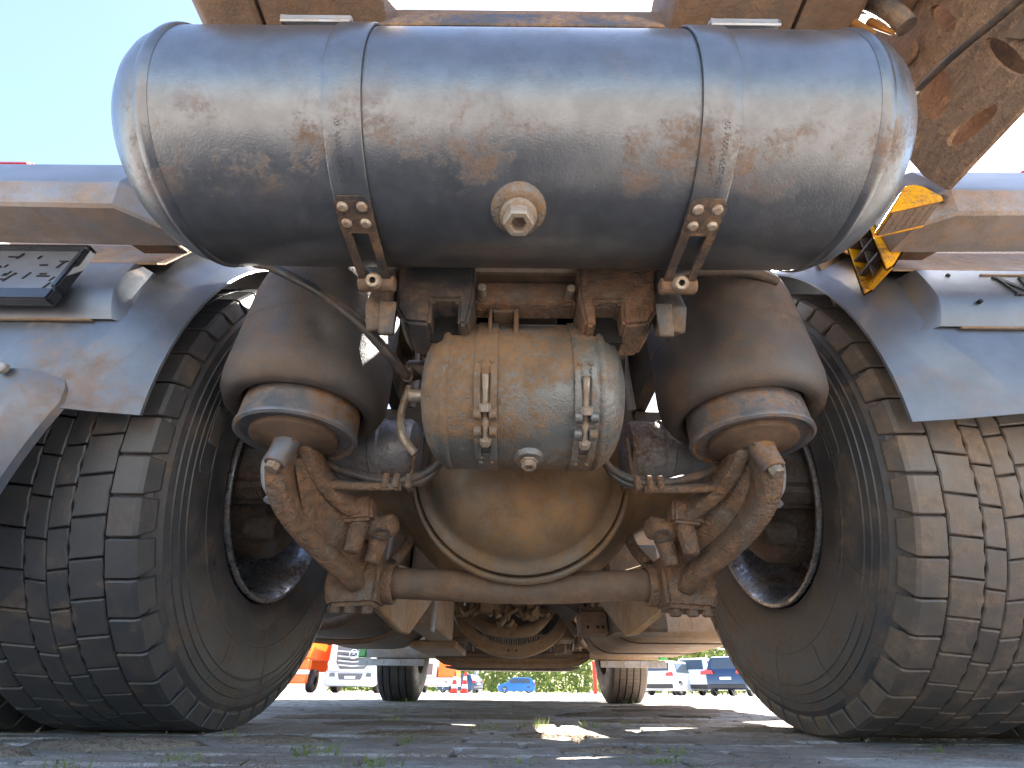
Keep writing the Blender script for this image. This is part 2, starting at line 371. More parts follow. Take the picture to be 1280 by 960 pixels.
# rear cross beam and ramps under the coupling, seen above the big tank
m = MB()
m.prism([(.02, .985), (.30, .985), (.36, 1.02), (.36, 1.10), (.02, 1.10)], -.40, .40, lambda a, b, d: (d, a+.33, b))
m.build('rear_crossmember', 'brown_steel', truck, .004)
for s in (-1, 1):
    m = MB()
    m.prism([(.437, .98), (.525, .98), (.56, 1.03), (.56, 1.16), (.437, 1.16)], .08, .62, lambda a, b, d: (s*a, d, b))
    m.build('coupling_ramp', 'brown_steel', truck, .006)
    m = MB(); m.prism([(.235, 1.0), (.405, .985), (.432, .985), (.432, 1.16), (.235, 1.16)], .14, .50, lambda a, b, d: (s*a, d, b))
    m.build('ramp_support', 'brown_steel', truck, .005)
m = MB().prism([(-.16, 1.18), (-.08, 1.5), (.08, 1.5), (.16, 1.18), (.45, 1.25), (.45, 2.1), (.25, 2.25), (-.25, 2.25), (-.45, 2.1), (-.45, 1.25)], 1.20, 1.26, lambda a, b, d: (a, b, d))
m.build('coupling_plate', 'brown_steel', truck, .01)
MB().box(-.47, .47, 1.02, 2.02, 1.125, 1.137).build('sun_blocker_plate', 'brown_steel', truck, .003)  # unseen plate added to keep sun off the arms and ground below
MB().box(-1.2, 1.2, 2.14, 4.1, 1.13, 1.16).build('sun_blocker_deck', 'alu_strip', truck, .005)  # unseen deck added as sun blocker; gap behind it lets a light strip through
for s in (-1, 1): MB().box(s*.405-.045, s*.405+.045, 1.5, 1.9, 1.138, 1.199).build('coupling_mount', 'brown_steel', truck, .006)

# ---- big air tank across the rear
TY, TZ, TRR = .394, .708, .151
def tank_prof(x0, x1, r, dep, n=9):
    p = []
    for k in range(n+1):
        a = PI/2*k/n; p.append((max(1e-5, r*math.sin(a)**.82), x0-dep*math.cos(a)))
    q = [(rr_, x1+(x0-d)) for rr_, d in p][::-1]
    return p+q
big = MB().lathe(tank_prof(-.434, .390, TRR, .094), (0, TY, TZ), (1, 0, 0), 96).build('air_tank', 'tank_paint', truck, 0, 40)
big['label'] = 'big dark air tank across the rear with rusty dust'
for x in (-.438, .394):
    r0 = TRR+(.0005 if abs(abs(x)-.43) > .015 else .0)
    m = MB(); prof = [(TRR+.0003+.0026*math.sin(PI*k/6), x-.008+.016*k/6) for k in range(7)]
    m.lathe(prof, (0, TY, TZ), (1, 0, 0), 96); m.build('weld_seam', 'tank_paint', big, 0, 60)
def on_tank(x, ang, lift=0.0, cy=TY, cz=TZ, r=TRR):      # ang: 0 = straight back to the viewer side (-Y), positive up
    return Vector((x, cy-(r+lift)*math.cos(ang), cz+(r+lift)*math.sin(ang)))
def arc_strip(xc, w, a0, a1, lift, th, n, cy=TY, cz=TZ, r=TRR, xf=None, edge=.0):
    m = MB(); rings = []
    for k in range(n+1):
        a = a0+(a1-a0)*k/n; ww = w
        rings.append([on_tank(xc-ww, a, lift, cy, cz, r), on_tank(xc-ww, a, lift+th*.7, cy, cz, r), on_tank(xc-ww+.0015, a, lift+th, cy, cz, r), on_tank(xc+ww-.0015, a, lift+th, cy, cz, r), on_tank(xc+ww, a, lift+th*.7, cy, cz, r), on_tank(xc+ww, a, lift, cy, cz, r)])
    return m.loft(rings)
rad = math.radians
for s in (-1, 1):
    xc = -.2135 if s < 0 else .2085
    st = arc_strip(xc, .0215, rad(-90), rad(200), .0012, .0028, 56).build('tank_strap', 'strap_paint', big, 0, 30)
    # riveted end plate with a slot, leaving the tank at its underside and running forward to the tension bolt
    m = MB()
    def pl_at(t, lift):            # t in metres along the plate
        a = rad(-73)-t/TRR
        if a >= rad(-90): return TY-(TRR+lift)*math.cos(a), TZ+(TRR+lift)*math.sin(a)
        return TY+(t-rad(17)*TRR), TZ-TRR-lift
    def strip(x0, x1, t0, t1, n, w0=None):
        secs = []
        for k in range(n+1):
            t = t0+(t1-t0)*k/n; a_, b_ = x0, x1
            if w0 and k == 0: a_, b_ = x0+w0, x1-w0
            (y0, z0), (y1, z1) = pl_at(t, .0045), pl_at(t, .0085)
            secs.append([(xc+a_, y0, z0), (xc+a_, y1, z1), (xc+b_, y1, z1), (xc+b_, y0, z0)])
        m.loft(secs)
    strip(-.0215, .0215, 0, .006, 1, .006); strip(-.0215, .0215, .006, .046, 6)
    strip(-.0215, -.011, .046, .128, 8); strip(.011, .0215, .046, .128, 8)
    pl = m.build('strap_plate', 'black_steel', big, 0, 25)
    for (dx, t) in ((-.0115, .012), (.0115, .012), (-.0115, .032), (.0115, .032)):
        (y0, z0), (y1, z1) = pl_at(t, .008), pl_at(t, .0120)
        MB().cyl((xc+dx, y0, z0), (xc+dx, y1, z1), .0068, 16, .0050, .001).build('rivet', 'bolt_steel', pl, 0, 40)
    # trunnion, bolt and bracket at the foot of the strap
    q = Vector((xc, TY+.078, TZ-TRR-.013)); dn = Vector((0, -.80, -.60)).normalized()
    MB().cyl((xc-.024, q.y+.012, q.z+.006), (xc+.026, q.y+.012, q.z+.006), .0115, 18, b=.002).build('trunnion', 'brown_steel', big, 0, 40)
    MB().lathe([(.0045, -.02), (.0045, .007), (.0085, .007), (.0112, .003), (.0112, -.012)], q, dn, 20).build('tension_nut', 'bolt_steel', big, 0, 40)
    MB().cyl(q-dn*.06, q+dn*.002, .0044, 6).build('tension_bolt', 'hole_black', big, 0, 40)
    m = MB(); m.prism([(-.0215, 0), (.0215, 0), (.019, .055), (-.019, .055)], 0, .006, lambda a, b, d: (xc+a*.55-s*.010, .515+b*.25+d, .548-b*.9)); m.build('strap_lug', 'dusty_black', truck, .002)
    m = MB(); m.prism([(.520, .545), (.545, .515), (.60, .55), (.60, .72), (.57, .72)], -.013, .013, lambda a, b, d: (xc+s*.012+d, a, b)); m.build('strap_foot', 'dusty_black', truck, .003)
    # stamped numbers on the strap
    tt = '05 A0004 4207/4271' if s > 0 else '05 A0004 4247/1271'
    f1 = lambda x, y, z: on_tank(xc+.006*s+ (y if s < 0 else y), rad(-57)-x/TRR, .0040+z)
    text_mesh(tt, .0085, .0007, f1, 'stamped_number', 'strap_paint', big)
    f2 = lambda x, y, z: on_tank(xc-.006*s+y, rad(-61)-x/TRR, .0040+z)
    text_mesh('2UW 7' if s > 0 else 'MNZ', .008, .0007, f2, 'stamped_number', 'strap_paint', big)
    # saddle plates on top of the tank
    m = MB(); m.box(s*.305-.05, s*.305+.05, .283, .50, .872, .880); m.box(s*.305-.05, s*.305+.05, .283, .287, .862, .872) ; m.build('saddle_plate', 'alu_strip', truck, .003)
m = MB(); m.prism([(-.205, 0), (.205, 0), (.175, .035), (.15, .045), (-.15, .045), (-.175, .035)], .286, .294, lambda a, b, d: (a-.012, d, .862+b*.8))
m.box(-.155, .130, .2945, .33, .868, .874); m.build('tank_carrier', 'black_steel', truck, .002)
# drain boss
dp = on_tank(-.002, rad(-27), -.006); dd = (on_tank(-.002, rad(-40), 1)-on_tank(-.002, rad(-40), 0)).normalized()
dd = Vector((0, math.cos(rad(-52))*-1, math.sin(rad(-52))))
dp = on_tank(-.016, rad(-80), -.004); dd = Vector((0, -math.cos(rad(-80)), math.sin(rad(-80))))
MB().lathe([(.034, -.012), (.034, .002), (.033, .007), (.029, .012), (.024, .014), (1e-5, .014)], dp, dd, 40).build('drain_boss', 'small_tank_paint', big, 0, 45)
pg = MB().lathe([(.021, .013), (.022, .016), (.022, .020), (.019, .022), (1e-5, .022)], dp, dd, 40).build('plug_washer', 'bolt_steel', big, 0, 45)
MB().lathe([(.0185, .021), (.0185, .036), (.0165, .039), (.0105, .039), (.0085, .034), (.0085, .026), (1e-5, .026)], dp, dd, 6).build('drain_plug', 'bolt_steel', big, .0006, 25)
# small fitting on the left end
m = MB(); m.prism([(-.012, -.018), (.012, -.018), (.014, .0), (.0, .020), (-.014, .0)], 0, .026, lambda a, b, d: (-.523-d, TY+.0+a, TZ+.03+b)); m.build('end_fitting', 'black_steel', big, .002)

# ---- cast brackets between the tank and the frame
for s in (-1, 1):
    m = MB(); X = lambda a: s*a
    m.prism([(.085, .70), (.20, .70), (.213, .655), (.205, .575), (.190, .552), (.150, .549), (.150, .592), (.108, .592), (.108, .549), (.092, .549), (.084, .60)], .535, .62, lambda a, b, d: (X(a), d+(.70-b)*.22, b))
    m.build('cast_bracket', 'mud_casting' if s > 0 else 'dusty_black', truck, .005, segs=2)
    m = MB().box(X(.104), X(.154), .60, .605, .54, .60); m.build('bracket_recess', 'hole_black', truck)
    # hanger from bracket up to the rail
    m = MB(); m.prism([(.215, .62), (.25, .66), (.36, .80), (.43, .868), (.36, .868), (.20, .74)], .60, .66, lambda a, b, d: (X(a), d, b)); m.build('frame_hanger', 'dusty_black', truck, .005)
    for zz in (.645,):
        pb = Vector((X(.072), .600, .628)); MB().cyl(pb, pb+Vector((0, -.045, -.012)), .0065, 12, b=.001).build('stud', 'bolt_steel', truck, 0, 40)
        MB().cyl(pb+Vector((0, -.004, 0)), pb+Vector((0, -.018, -.004)), .0125, 6).build('stud_nut', 'brown_steel', truck, .0015, 25)
m = MB().box(-.086, .086, .588, .63, .612, .662); m.build('cross_plate', 'mud_casting', truck, .004)
m = MB().box(-.088, .088, .572, .64, .664, .73); m.build('cross_beam', 'brown_steel', truck, .003)
m = MB(); m.box(-.062, -.056, .60, .66, .545, .611); m.box(-.020, -.012, .60, .66, .545, .611); m.box(-.056, -.020, .60, .66, .604, .611); m.build('guide_tab', 'brown_steel', truck, .002)
m = MB().box(-.2, .2, .70, .76, .62, .86); m.build('frame_crossmember', 'under_dark', truck, .005)

# ---- small air tank in front of the axle
SY, SZ, SR = .72, .511, .127
small = MB().lathe(tank_prof(-.122, .114, SR, .055), (0, SY, SZ), (1, 0, 0), 80).build('small_air_tank', 'small_tank_paint', truck, 0, 40)
small['label'] = 'small round air tank coated in tan dust'
for x in (-.126, .118):
    MB().lathe([(SR+.0003+.002*math.sin(PI*k/6), x-.006+.012*k/6) for k in range(7)], (0, SY, SZ), (1, 0, 0), 72).build('weld_seam', 'small_tank_paint', small, 0, 60)
so = lambda x, a, l=0.: on_tank(x, a, l, SY, SZ, SR)
for xc in (-.062, .090):
    dz = -1.5 if xc > 0 else 0
    arc_strip(xc, .0175, rad(-16+dz), rad(150), .0008, .0022, 30, SY, SZ, SR).build('tank_strap', 'small_tank_paint', small, 0, 30)
    arc_strip(xc, .0175, rad(-115), rad(-76+dz), .0008, .0022, 10, SY, SZ, SR).build('tank_strap', 'small_tank_paint', small, 0, 30)
    for k, a in enumerate((-7, -12.5, -80, -86)):
        for dx in (-.009, .009):
            MB().cyl(so(xc+dx, rad(a+dz), .002), so(xc+dx, rad(a+dz), .0065), .0042, 12, .003, .0008).build('rivet', 'small_tank_paint', small, 0, 40)
    # forked upper and lower strap ends
    for sg in (-1, 1):
        arc_strip(xc+sg*.0125, .005, rad(-43+dz), rad(-10+dz), .003, .004, 8, SY, SZ, SR).build('strap_end', 'small_tank_paint', small, 0, 30)
        arc_strip(xc+sg*.0125, .005, rad(-79+dz), rad(-55+dz), .003, .004, 6, SY, SZ, SR).build('strap_end', 'small_tank_paint', small, 0, 30)
        MB().cyl(so(xc+sg*.006, rad(-43+dz), .006), so(xc+sg*.0175, rad(-43+dz), .006), .0085, 14, b=.001).build('hinge_eye', 'small_tank_paint', small, 0, 40)
        MB().cyl(so(xc+sg*.006, rad(-55+dz), .006), so(xc+sg*.0175, rad(-55+dz), .006), .0085, 14, b=.001).build('hinge_eye', 'small_tank_paint', small, 0, 40)
    MB().cyl(so(xc, rad(-17+dz), .009), so(xc, rad(-62+dz), .008), .0052, 12, b=.001).build('tension_bolt', 'bolt_steel', small, 0, 40)
    MB().cyl(so(xc, rad(-36+dz), .0085), so(xc, rad(-41+dz), .008), .0095, 6).build('tension_nut', 'bolt_steel', small, .0008, 25)
    MB().cyl(so(xc, rad(-60+dz), .008), so(xc, rad(-65+dz), .008), .0095, 6, .0085).build('bolt_head', 'bolt_steel', small, .0008, 25)
dp = so(.006, rad(-82), -.003); dd = Vector((0, -math.cos(rad(-82)), math.sin(rad(-82))))
MB().lathe([(.026, -.008), (.026, .003), (.022, .009), (1e-5, .009)], dp, dd, 32).build('drain_boss', 'small_tank_paint', small, 0, 45)
MB().lathe([(.0145, .008), (.0145, .012), (.0115, .012), (.0115, .022), (.006, .022), (.006, .016), (1e-5, .016)], dp, dd, 6).build('drain_plug', 'bolt_steel', small, .0006, 25)
m = MB().cyl((-.175, SY, SZ+.055), (-.215, SY, SZ+.055), .018, 12, b=.003); m.cyl((-.205, SY, SZ+.055), (-.205, SY-.03, SZ+.02), .010, 10); m.build('hose_fitting', 'black_steel', small, 0, 40)
m = MB().cyl((-.175, SY, SZ-.0), (-.205, SY, SZ-.0), .012, 12, b=.002); m.build('hose_fitting', 'bolt_steel', small, 0, 40)
for x in (-.065, .09): MB().box(x-.032, x+.032, .70, .76, .640, .70).build('tank_hanger', 'mud_casting', truck, .005)

# ---- rear axle with domed cover
secs = []
def axr(x):
    x = abs(x); T = [(0, .262, .17), (.06, .260, .17), (.12, .245, .165), (.17, .215, .155), (.22, .172, .14), (.27, .125, .115), (.32, .098, .095), (.40, .084, .084), (.56, .080, .080)]
    for a, b in zip(T, T[1:]):
        if x <= b[0]:
            t = (x-a[0])/(b[0]-a[0]); t = t*t*(3-2*t) if False else t; return a[1]+(b[1]-a[1])*t, a[2]+(b[2]-a[2])*t
    return T[-1][1:]
for k in range(57):
    x = -.56+1.12*k/56; rz, ry = axr(x); secs.append([(x, AY-ry*math.copysign(abs(math.cos(a))**.8, math.cos(a)), AZ+rz*math.sin(a)) for a in (2*PI*j/40 for j in range(40))])
axle = MB().loft(secs).build('rear_axle', 'diff_paint', truck, 0, 60)
axle['label'] = 'rear axle housing with round domed cover, dusty brown'
cov = MB().lathe([(.236, .025), (.240, .0), (.238, -.012), (.226, -.018), (.216, -.020), (.210, -.030), (.202, -.050), (.182, -.075), (.150, -.093), (.11, -.103), (.06, -.106), (1e-5, -.107)], (0, 1.04, AZ), (0, 1, 0), 72).build('axle_cover', 'diff_paint', axle, 0, 50)
MB().lathe([(.248+.007*math.cos(a), .006+.010*math.sin(a)) for a in (2*PI*k/10 for k in range(11))], (0, 1.035, AZ), (0, 1, 0), 72).build('cover_rim', 'diff_paint', axle, 0, 60)
p = Vector((.128, .962, .425)); MB().lathe([(.015, -.03), (.015, .006), (.0105, .008), (.0095, .003), (1e-5, .003)], p, (.25, -.9, -.2), 6).build('filler_plug', 'brown_steel', axle, .0008, 25)
MB().cyl((0, 1.09, .262), (0, 1.075, .244), .017, 16, b=.002).build('drain_plug', 'brown_steel', axle, 0, 40)

# ---- stabiliser bar
MB().tube([(-.30, 1.10, .268), (-.22, 1.10, .266), (0, 1.095, .258), (.22, 1.10, .266), (.30, 1.10, .268)], .0315, 24, 6).build('stabiliser_bar', 'brown_steel', truck, 0, 60)

# ---- suspension: air springs, cast arms, clamps, brake chambers
def side(s):
    X = lambda a: s*a
    bx, by = X(.410), .775
    sp = MB().lathe([(.105, .812), (.118, .810), (.121, .802), (.121, .792), (.119, .786), (.131, .778), (.141, .762), (.1448, .735), (.1458, .69), (.1465, .64), (.148, .585), (.1485, .55), (.145, .522), (.135, .503), (.122, .497), (.110, .502), (.104, .515)], (bx, by, 0), (0, 0, 1), 72).build('air_spring', 'bellows_rubber', truck, 0, 60)
    sp['label'] = 'black rubber air spring bellows on the %s' % ('left' if s < 0 else 'right')
    m = MB()
    for k in range(44):
        a = 2*PI*k/44; M = Matrix.Translation((bx, by, .797)) @ Matrix.Rotation(a, 4, 'Z')
        m.box(.1215, .1235, -.0075, .0075, -.008, .008, M)
    MB().cyl((bx, by, .8125), (bx, by, .869), .112, 40, .112, .004).build('spring_seat', 'black_steel', sp, 0, 40)
    m.build('crimp_ring', 'dusty_black', sp, .0006, 20)
    MB().lathe([(.1464, .647), (.1478, .645), (.1470, .640)], (bx, by, 0), (0, 0, 1), 64).build('mould_line', 'bellows_rubber', sp, 0, 60)
    MB().lathe([(.098, .53), (.100, .528), (.1015, .515), (.1030, .462), (.1055, .459), (.1055, .453), (.100, .450), (.095, .456), (.076, .458), (1e-5, .458)], (bx, by, 0), (0, 0, 1), 72).build('piston', 'piston_plastic', sp, 0, 40)
    MB().lathe([(.076, .4575), (.075, .449), (.070, .446), (.045, .444), (.036, .438), (1e-5, .436)], (bx+X(.004), by, 0), (0, 0, 1), 56).build('piston_base', 'brown_steel', sp, 0, 40)
    # boss and bolt under the piston
    mb = MB().cyl((bx+X(.005), by-.012, .452), (bx+X(.014), by-.024, .392), .0215, 24, .019, .002); mb.build('mount_boss', 'piston_plastic', sp, 0, 40)
    mb = MB().cyl((bx+X(.0135), by-.0235, .394), (bx+X(.016), by-.027, .380), .0125, 6); mb.build('mount_bolt', 'bolt_steel', sp, .001, 25)
    # curved cast arm: outer flange, inner flange and the web between them
    def ribbon(path, wx, th, name):
        secs = []; P = [Vector((X(a), b, c)) for a, b, c in path]
        Q = []
        for i in range(len(P)-1):
            a_, b_, c_, d_ = P[max(i-1, 0)], P[i], P[i+1], P[min(i+2, len(P)-1)]
            for k in range(6):
                t = k/6; Q.append(.5*((2*b_)+(c_-a_)*t+(2*a_-5*b_+4*c_-d_)*t*t+(3*b_-a_-3*c_+d_)*t**3))
        Q.append(P[-1]); n = len(Q)
        for i, p in enumerate(Q):
            t = (Q[min(i+1, n-1)]-Q[max(i-1, 0)]).normalized(); e = Vector((0, -.75, -.45)); e = (e-t*e.dot(t)).normalized(); f = t.cross(e)
            if callable(th): q = th(i/(n-1))
            else: q = th
            secs.append([p+e*wx+f*q, p+e*wx*1.12+f*q*.55, p+e*wx*1.12-f*q*.55, p+e*wx-f*q, p-e*wx-f*q, p-e*wx+f*q])
        return MB().loft(secs)
    arm = ribbon([(.415, .765, .455), (.428, .785, .40), (.425, .83, .357), (.400, .90, .318), (.362, .975, .285), (.335, 1.04, .262)], .024, lambda t: .019-.004*t, 'arm').build('suspension_arm', 'mud_casting', truck, .003, 50)
    arm['label'] = 'curved cast suspension arm caked in brown mud on the %s' % ('left' if s < 0 else 'right')
    ribbon([(.398, .79, .455), (.388, .83, .425), (.362, .885, .392), (.325, .94, .372), (.290, .985, .362)], .022, .0125, 'rib').build('arm_rib', 'mud_casting', arm, .002, 50)
    m = MB(); out = [(.418, .79, .42), (.41, .86, .35), (.38, .94, .31), (.335, 1.03, .275)]; inn = [(.392, .815, .44), (.372, .88, .40), (.335, .95, .377), (.295, 1.01, .36)]
    m.sheet([[Vector((X(a), b, c)) for a, b, c in out], [Vector((X(a), b, c)) for a, b, c in inn]], .012); m.build('arm_web', 'mud_casting', arm, .0, 40)
    # lugs, bosses and lumpy mud on the arm
    m = MB().cyl((X(.255), .960, .352), (X(.335), .985, .345), .023, 20, b=.006); m.build('link_eye', 'mud_casting', arm, 0, 50)
    m = MB().lathe([(.018, 0), (.018, .004), (.012, .004), (.011, .0), (1e-5, -.004)], (X(.278), .953, .334), (0, -.45, -.9), 20); m.build('eye_bore', 'hub_dark', arm, 0, 50)
    m = MB().cyl((X(.322), .945, .375), (X(.326), .94, .292), .021, 8, .017, .004); m.build('clamp_nut', 'mud_casting', arm, .003, 40)
    m = MB().cyl((X(.290), .985, .34), (X(.298), .985, .282), .022, 8, .016, .004); m.build('clamp_nut', 'mud_casting', arm, .003, 40)
    m = MB().prism([(.292, .350), (.352, .345), (.358, .392), (.30, .398)], .915, .97, lambda a, b, d: (X(a), d, b)); m.build('arm_lug', 'mud_casting', arm, .006, segs=2)
    # clamp block at the stabiliser bar
    m = MB().prism([(.292, .215), (.385, .210), (.400, .235), (.400, .300), (.375, .318), (.292, .318)], 1.03, 1.12, lambda a, b, d: (X(a), d, b)); cb = m.build('axle_clamp', 'mud_casting', truck, .008, segs=2)
    m = MB().lathe([(.034, -.012), (.034, .012), (.043, .012), (.043, -.012), (.034, -.012)], (X(.283), 1.098, .267), (1, 0, 0), 32, rad(10), rad(330)); m.build('bar_collar', 'mud_casting', cb, .0, 40)
    for a, b in ((.310, 1.05), (.345, 1.05), (.375, 1.05)):
        m = MB().cyl((X(a), b, .214), (X(a), b, .200), .0125, 6); m.build('clamp_bolt', 'mud_casting', cb, .002, 25)
    m = MB(); m.tube([(X(.283), 1.10, .31), (X(.265), 1.13, .35), (X(.262), 1.17, .40), (X(.27), 1.2, .44)], .013, 10, 5); m.build('u_bolt', 'mud_casting', cb, 0, 50)
    # leaf/trailing link running forward from the clamp
    m = MB().prism([(1.12, .235), (1.12, .33), (1.9, .44), (2.3, .56), (2.3, .47), (1.85, .30), (1.62, .215), (1.5, .21)], .325, .345, lambda a, b, d: (X(d), a, b)); m.build('link_plate', 'under_tan', truck, .004)
    m = MB().tube([(X(.36), 1.58, .30), (X(.42), 1.58, .295)], .035, 16, 1); m.tube([(X(.345), 1.6, .25), (X(.40), 1.6, .245)], .022, 12, 1); m.build('link_bush', 'under_dark', truck, 0, 40)
    # brake chamber behind the air spring
    bc = MB().lathe([(1e-5, -.10), (.055, -.10), (.066, -.092), (.070, -.02), (.076, -.016), (.076, .0), (.070, .004), (.069, .06), (.060, .072), (1e-5, .076)], (X(.305), .985, .525), (-s, -.10, .05), 40).build('brake_chamber', 'chamber_grey', truck, 0, 40)
    m = MB().box(X(.222)-.004, X(.222)+.004, .93, 1.0, .44, .455); m.box(X(.226)-.003, X(.226)+.003, .915, .93, .43, .53); m.build('chamber_clip', 'mud_casting', bc, .002)
    # cable loom looping under the chamber
    m = MB(); m.tube([(X(.40), .865, .452), (X(.345), .86, .425), (X(.27), .85, .404), (X(.215), .845, .402), (X(.165), .84, .428), (X(.14), .83, .47)], .0085, 10, 6); m.build('brake_hose', 'hose_rubber', truck, 0, 60)
    m = MB(); m.tube([(X(.37), .86, .402), (X(.30), .852, .396), (X(.22), .848, .393), (X(.175), .846, .41), (X(.152), .84, .45)], .0065, 10, 6); m.build('brake_hose', 'hose_rubber', truck, 0, 60)
    m = MB(); m.tube([(X(.38), .86, .398), (X(.30), .846, .389), (X(.225), .844, .389)], .0075, 8, 3); m.build('cable_conduit', 'mud_casting', truck, 0, 60)
    for t in (.255, .235, .212):
        m = MB().box(X(t)-.006, X(t)+.006, .832, .862, .384, .412); m.build('cable_clip', 'mud_casting', truck, .003)
    # pale cable bracket beside the arm
    m = MB(); m.tube([(X(.455), .80, .445), (X(.468), .81, .42), (X(.463), .82, .385), (X(.452), .825, .365), (X(.452), .822, .352)], .010, 8, 5, rad=[.008, .011, .010, .007, .010]); m.build('cable_bracket', 'grey_pipe', truck, 0, 60)
side(-1); side(1)
# big hose crossing the left air spring, hose arching over the right one
MB().tube([(-.50, .62, .735), (-.455, .60, .705), (-.395, .595, .668), (-.34, .60, .635), (-.275, .615, .585), (-.232, .645, .548), (-.207, .69, .535), (-.195, .72, .555)], .0088, 14, 8).build('air_hose', 'hose_rubber', truck, 0, 60)
MB().tube([(.215, .59, .66), (.27, .60, .695), (.34, .61, .715), (.42, .62, .72), (.47, .64, .72)], .010, 12, 8).build('air_hose', 'hose_rubber', truck, 0, 60)
MB().tube([(-.22, .78, .57), (-.235, .80, .52), (-.225, .80, .47), (-.20, .81, .44)], .008, 10, 6).build('air_hose', 'bolt_steel', truck, 0, 60)
for s in (-1, 1):
    MB().tube([(s*.215, .80, .86), (s*.218, .83, .70), (s*.20, .86, .56)], .007, 8, 5).build('air_hose', 'hose_rubber', truck, 0, 60)
    MB().tube([(s*.25, .90, .86), (s*.245, .92, .74), (s*.255, .95, .62)], .010, 8, 5).build('air_hose', 'grey_pipe', truck, 0, 60)

# ---- rear wheels
NP = 50                                     # tread pitches round the tyre
def tyre_profile(xc, s, r=TR, hw=.155):
    side_ = [(.268, -.110), (.2725, -.127), (.280, -.133), (.297, -.137), (.330, -.146), (.3605, -.1515), (.362, -.1535), (.3645, -.1535), (.366, -.1525), (.395, -.1565), (.4195, -.1565), (.421, -.1578), (.423, -.1578), (.4245, -.1562), (.436, -.1550), (.437, -.1565), (.439, -.1565), (.440, -.1545), (.451, -.1520), (.452, -.1535), (.454, -.1535), (.455, -.1510), (.466, -.1485), (.468, -.1495), (.471, -.1480), (.476, -.1440), (.487, -.1405), (.494, -.132)]
    p = side_+[(.4980, -.09), (.4990, 0)]
    return p+[(a, -b) for a, b in p[::-1][1:]]
def block_mesh(kind, seed, material):
    """tread block in tyre space: x across, top of the tyre at +Z from the axle"""
    rr = random.Random(seed); m = MB(); arc = 2*PI*TR/NP; hs = arc/2-.0019
    def outline(x0, x1, wave0, wave1, lean):
        L_, R_ = [], []
        for k in range(5):
            t = -1+k/2; w0 = wave0*(1 if k in (1, 3) else (-1 if k == 2 else 0)); w1 = wave1*(1 if k in (1, 3) else (-1 if k == 2 else 0))
            L_.append((x0+w0, t*hs)); R_.append((x1+w1, t*hs))
        pts = R_+L_[::-1]
        return [(x, y+lean*(x-(x0+x1)/2)) for x, y in pts]
    if kind == 'shoulder':
        P = [(.0895, .490), (.0895, .507), (.092, .510), (.132, .510), (.1385, .5065), (.1465, .482), (.1455, .477), (.138, .474)]
        secs = []
        for t, ins in ((-1, .0022), (-.93, 0), (0, 0), (.93, 0), (1, .0022)):
            y = t*hs; secs.append([(x-(ins if x > .11 else -ins), y*(1 if r > .5 else .80), r-ins*(r > .5)) for x, r in P])
        m.loft(secs)
    else:
        o = {'mid': outline(.0345, .0872, .0016, .0010, .10), 'centre': outline(.0008, .0325, 0.0, .0016, .12)}[kind]
        cx_ = sum(a for a, b in o)/len(o)
        ins = lambda q, d: [(x+(d if x < cx_ else -d), y+(d if y < 0 else -d)) for x, y in q]
        rings = [[(x, y, .490) for x, y in o], [(x, y, .5075) for x, y in o], [(x, y, .510-.0008*abs(y)/hs) for x, y in ins(o, .0018)]]
        m.loft(rings)
    return m.mesh('tread_block', material, 0, 25)
rows = [('shoulder', 0.0), ('mid', .5), ('centre', .78)]
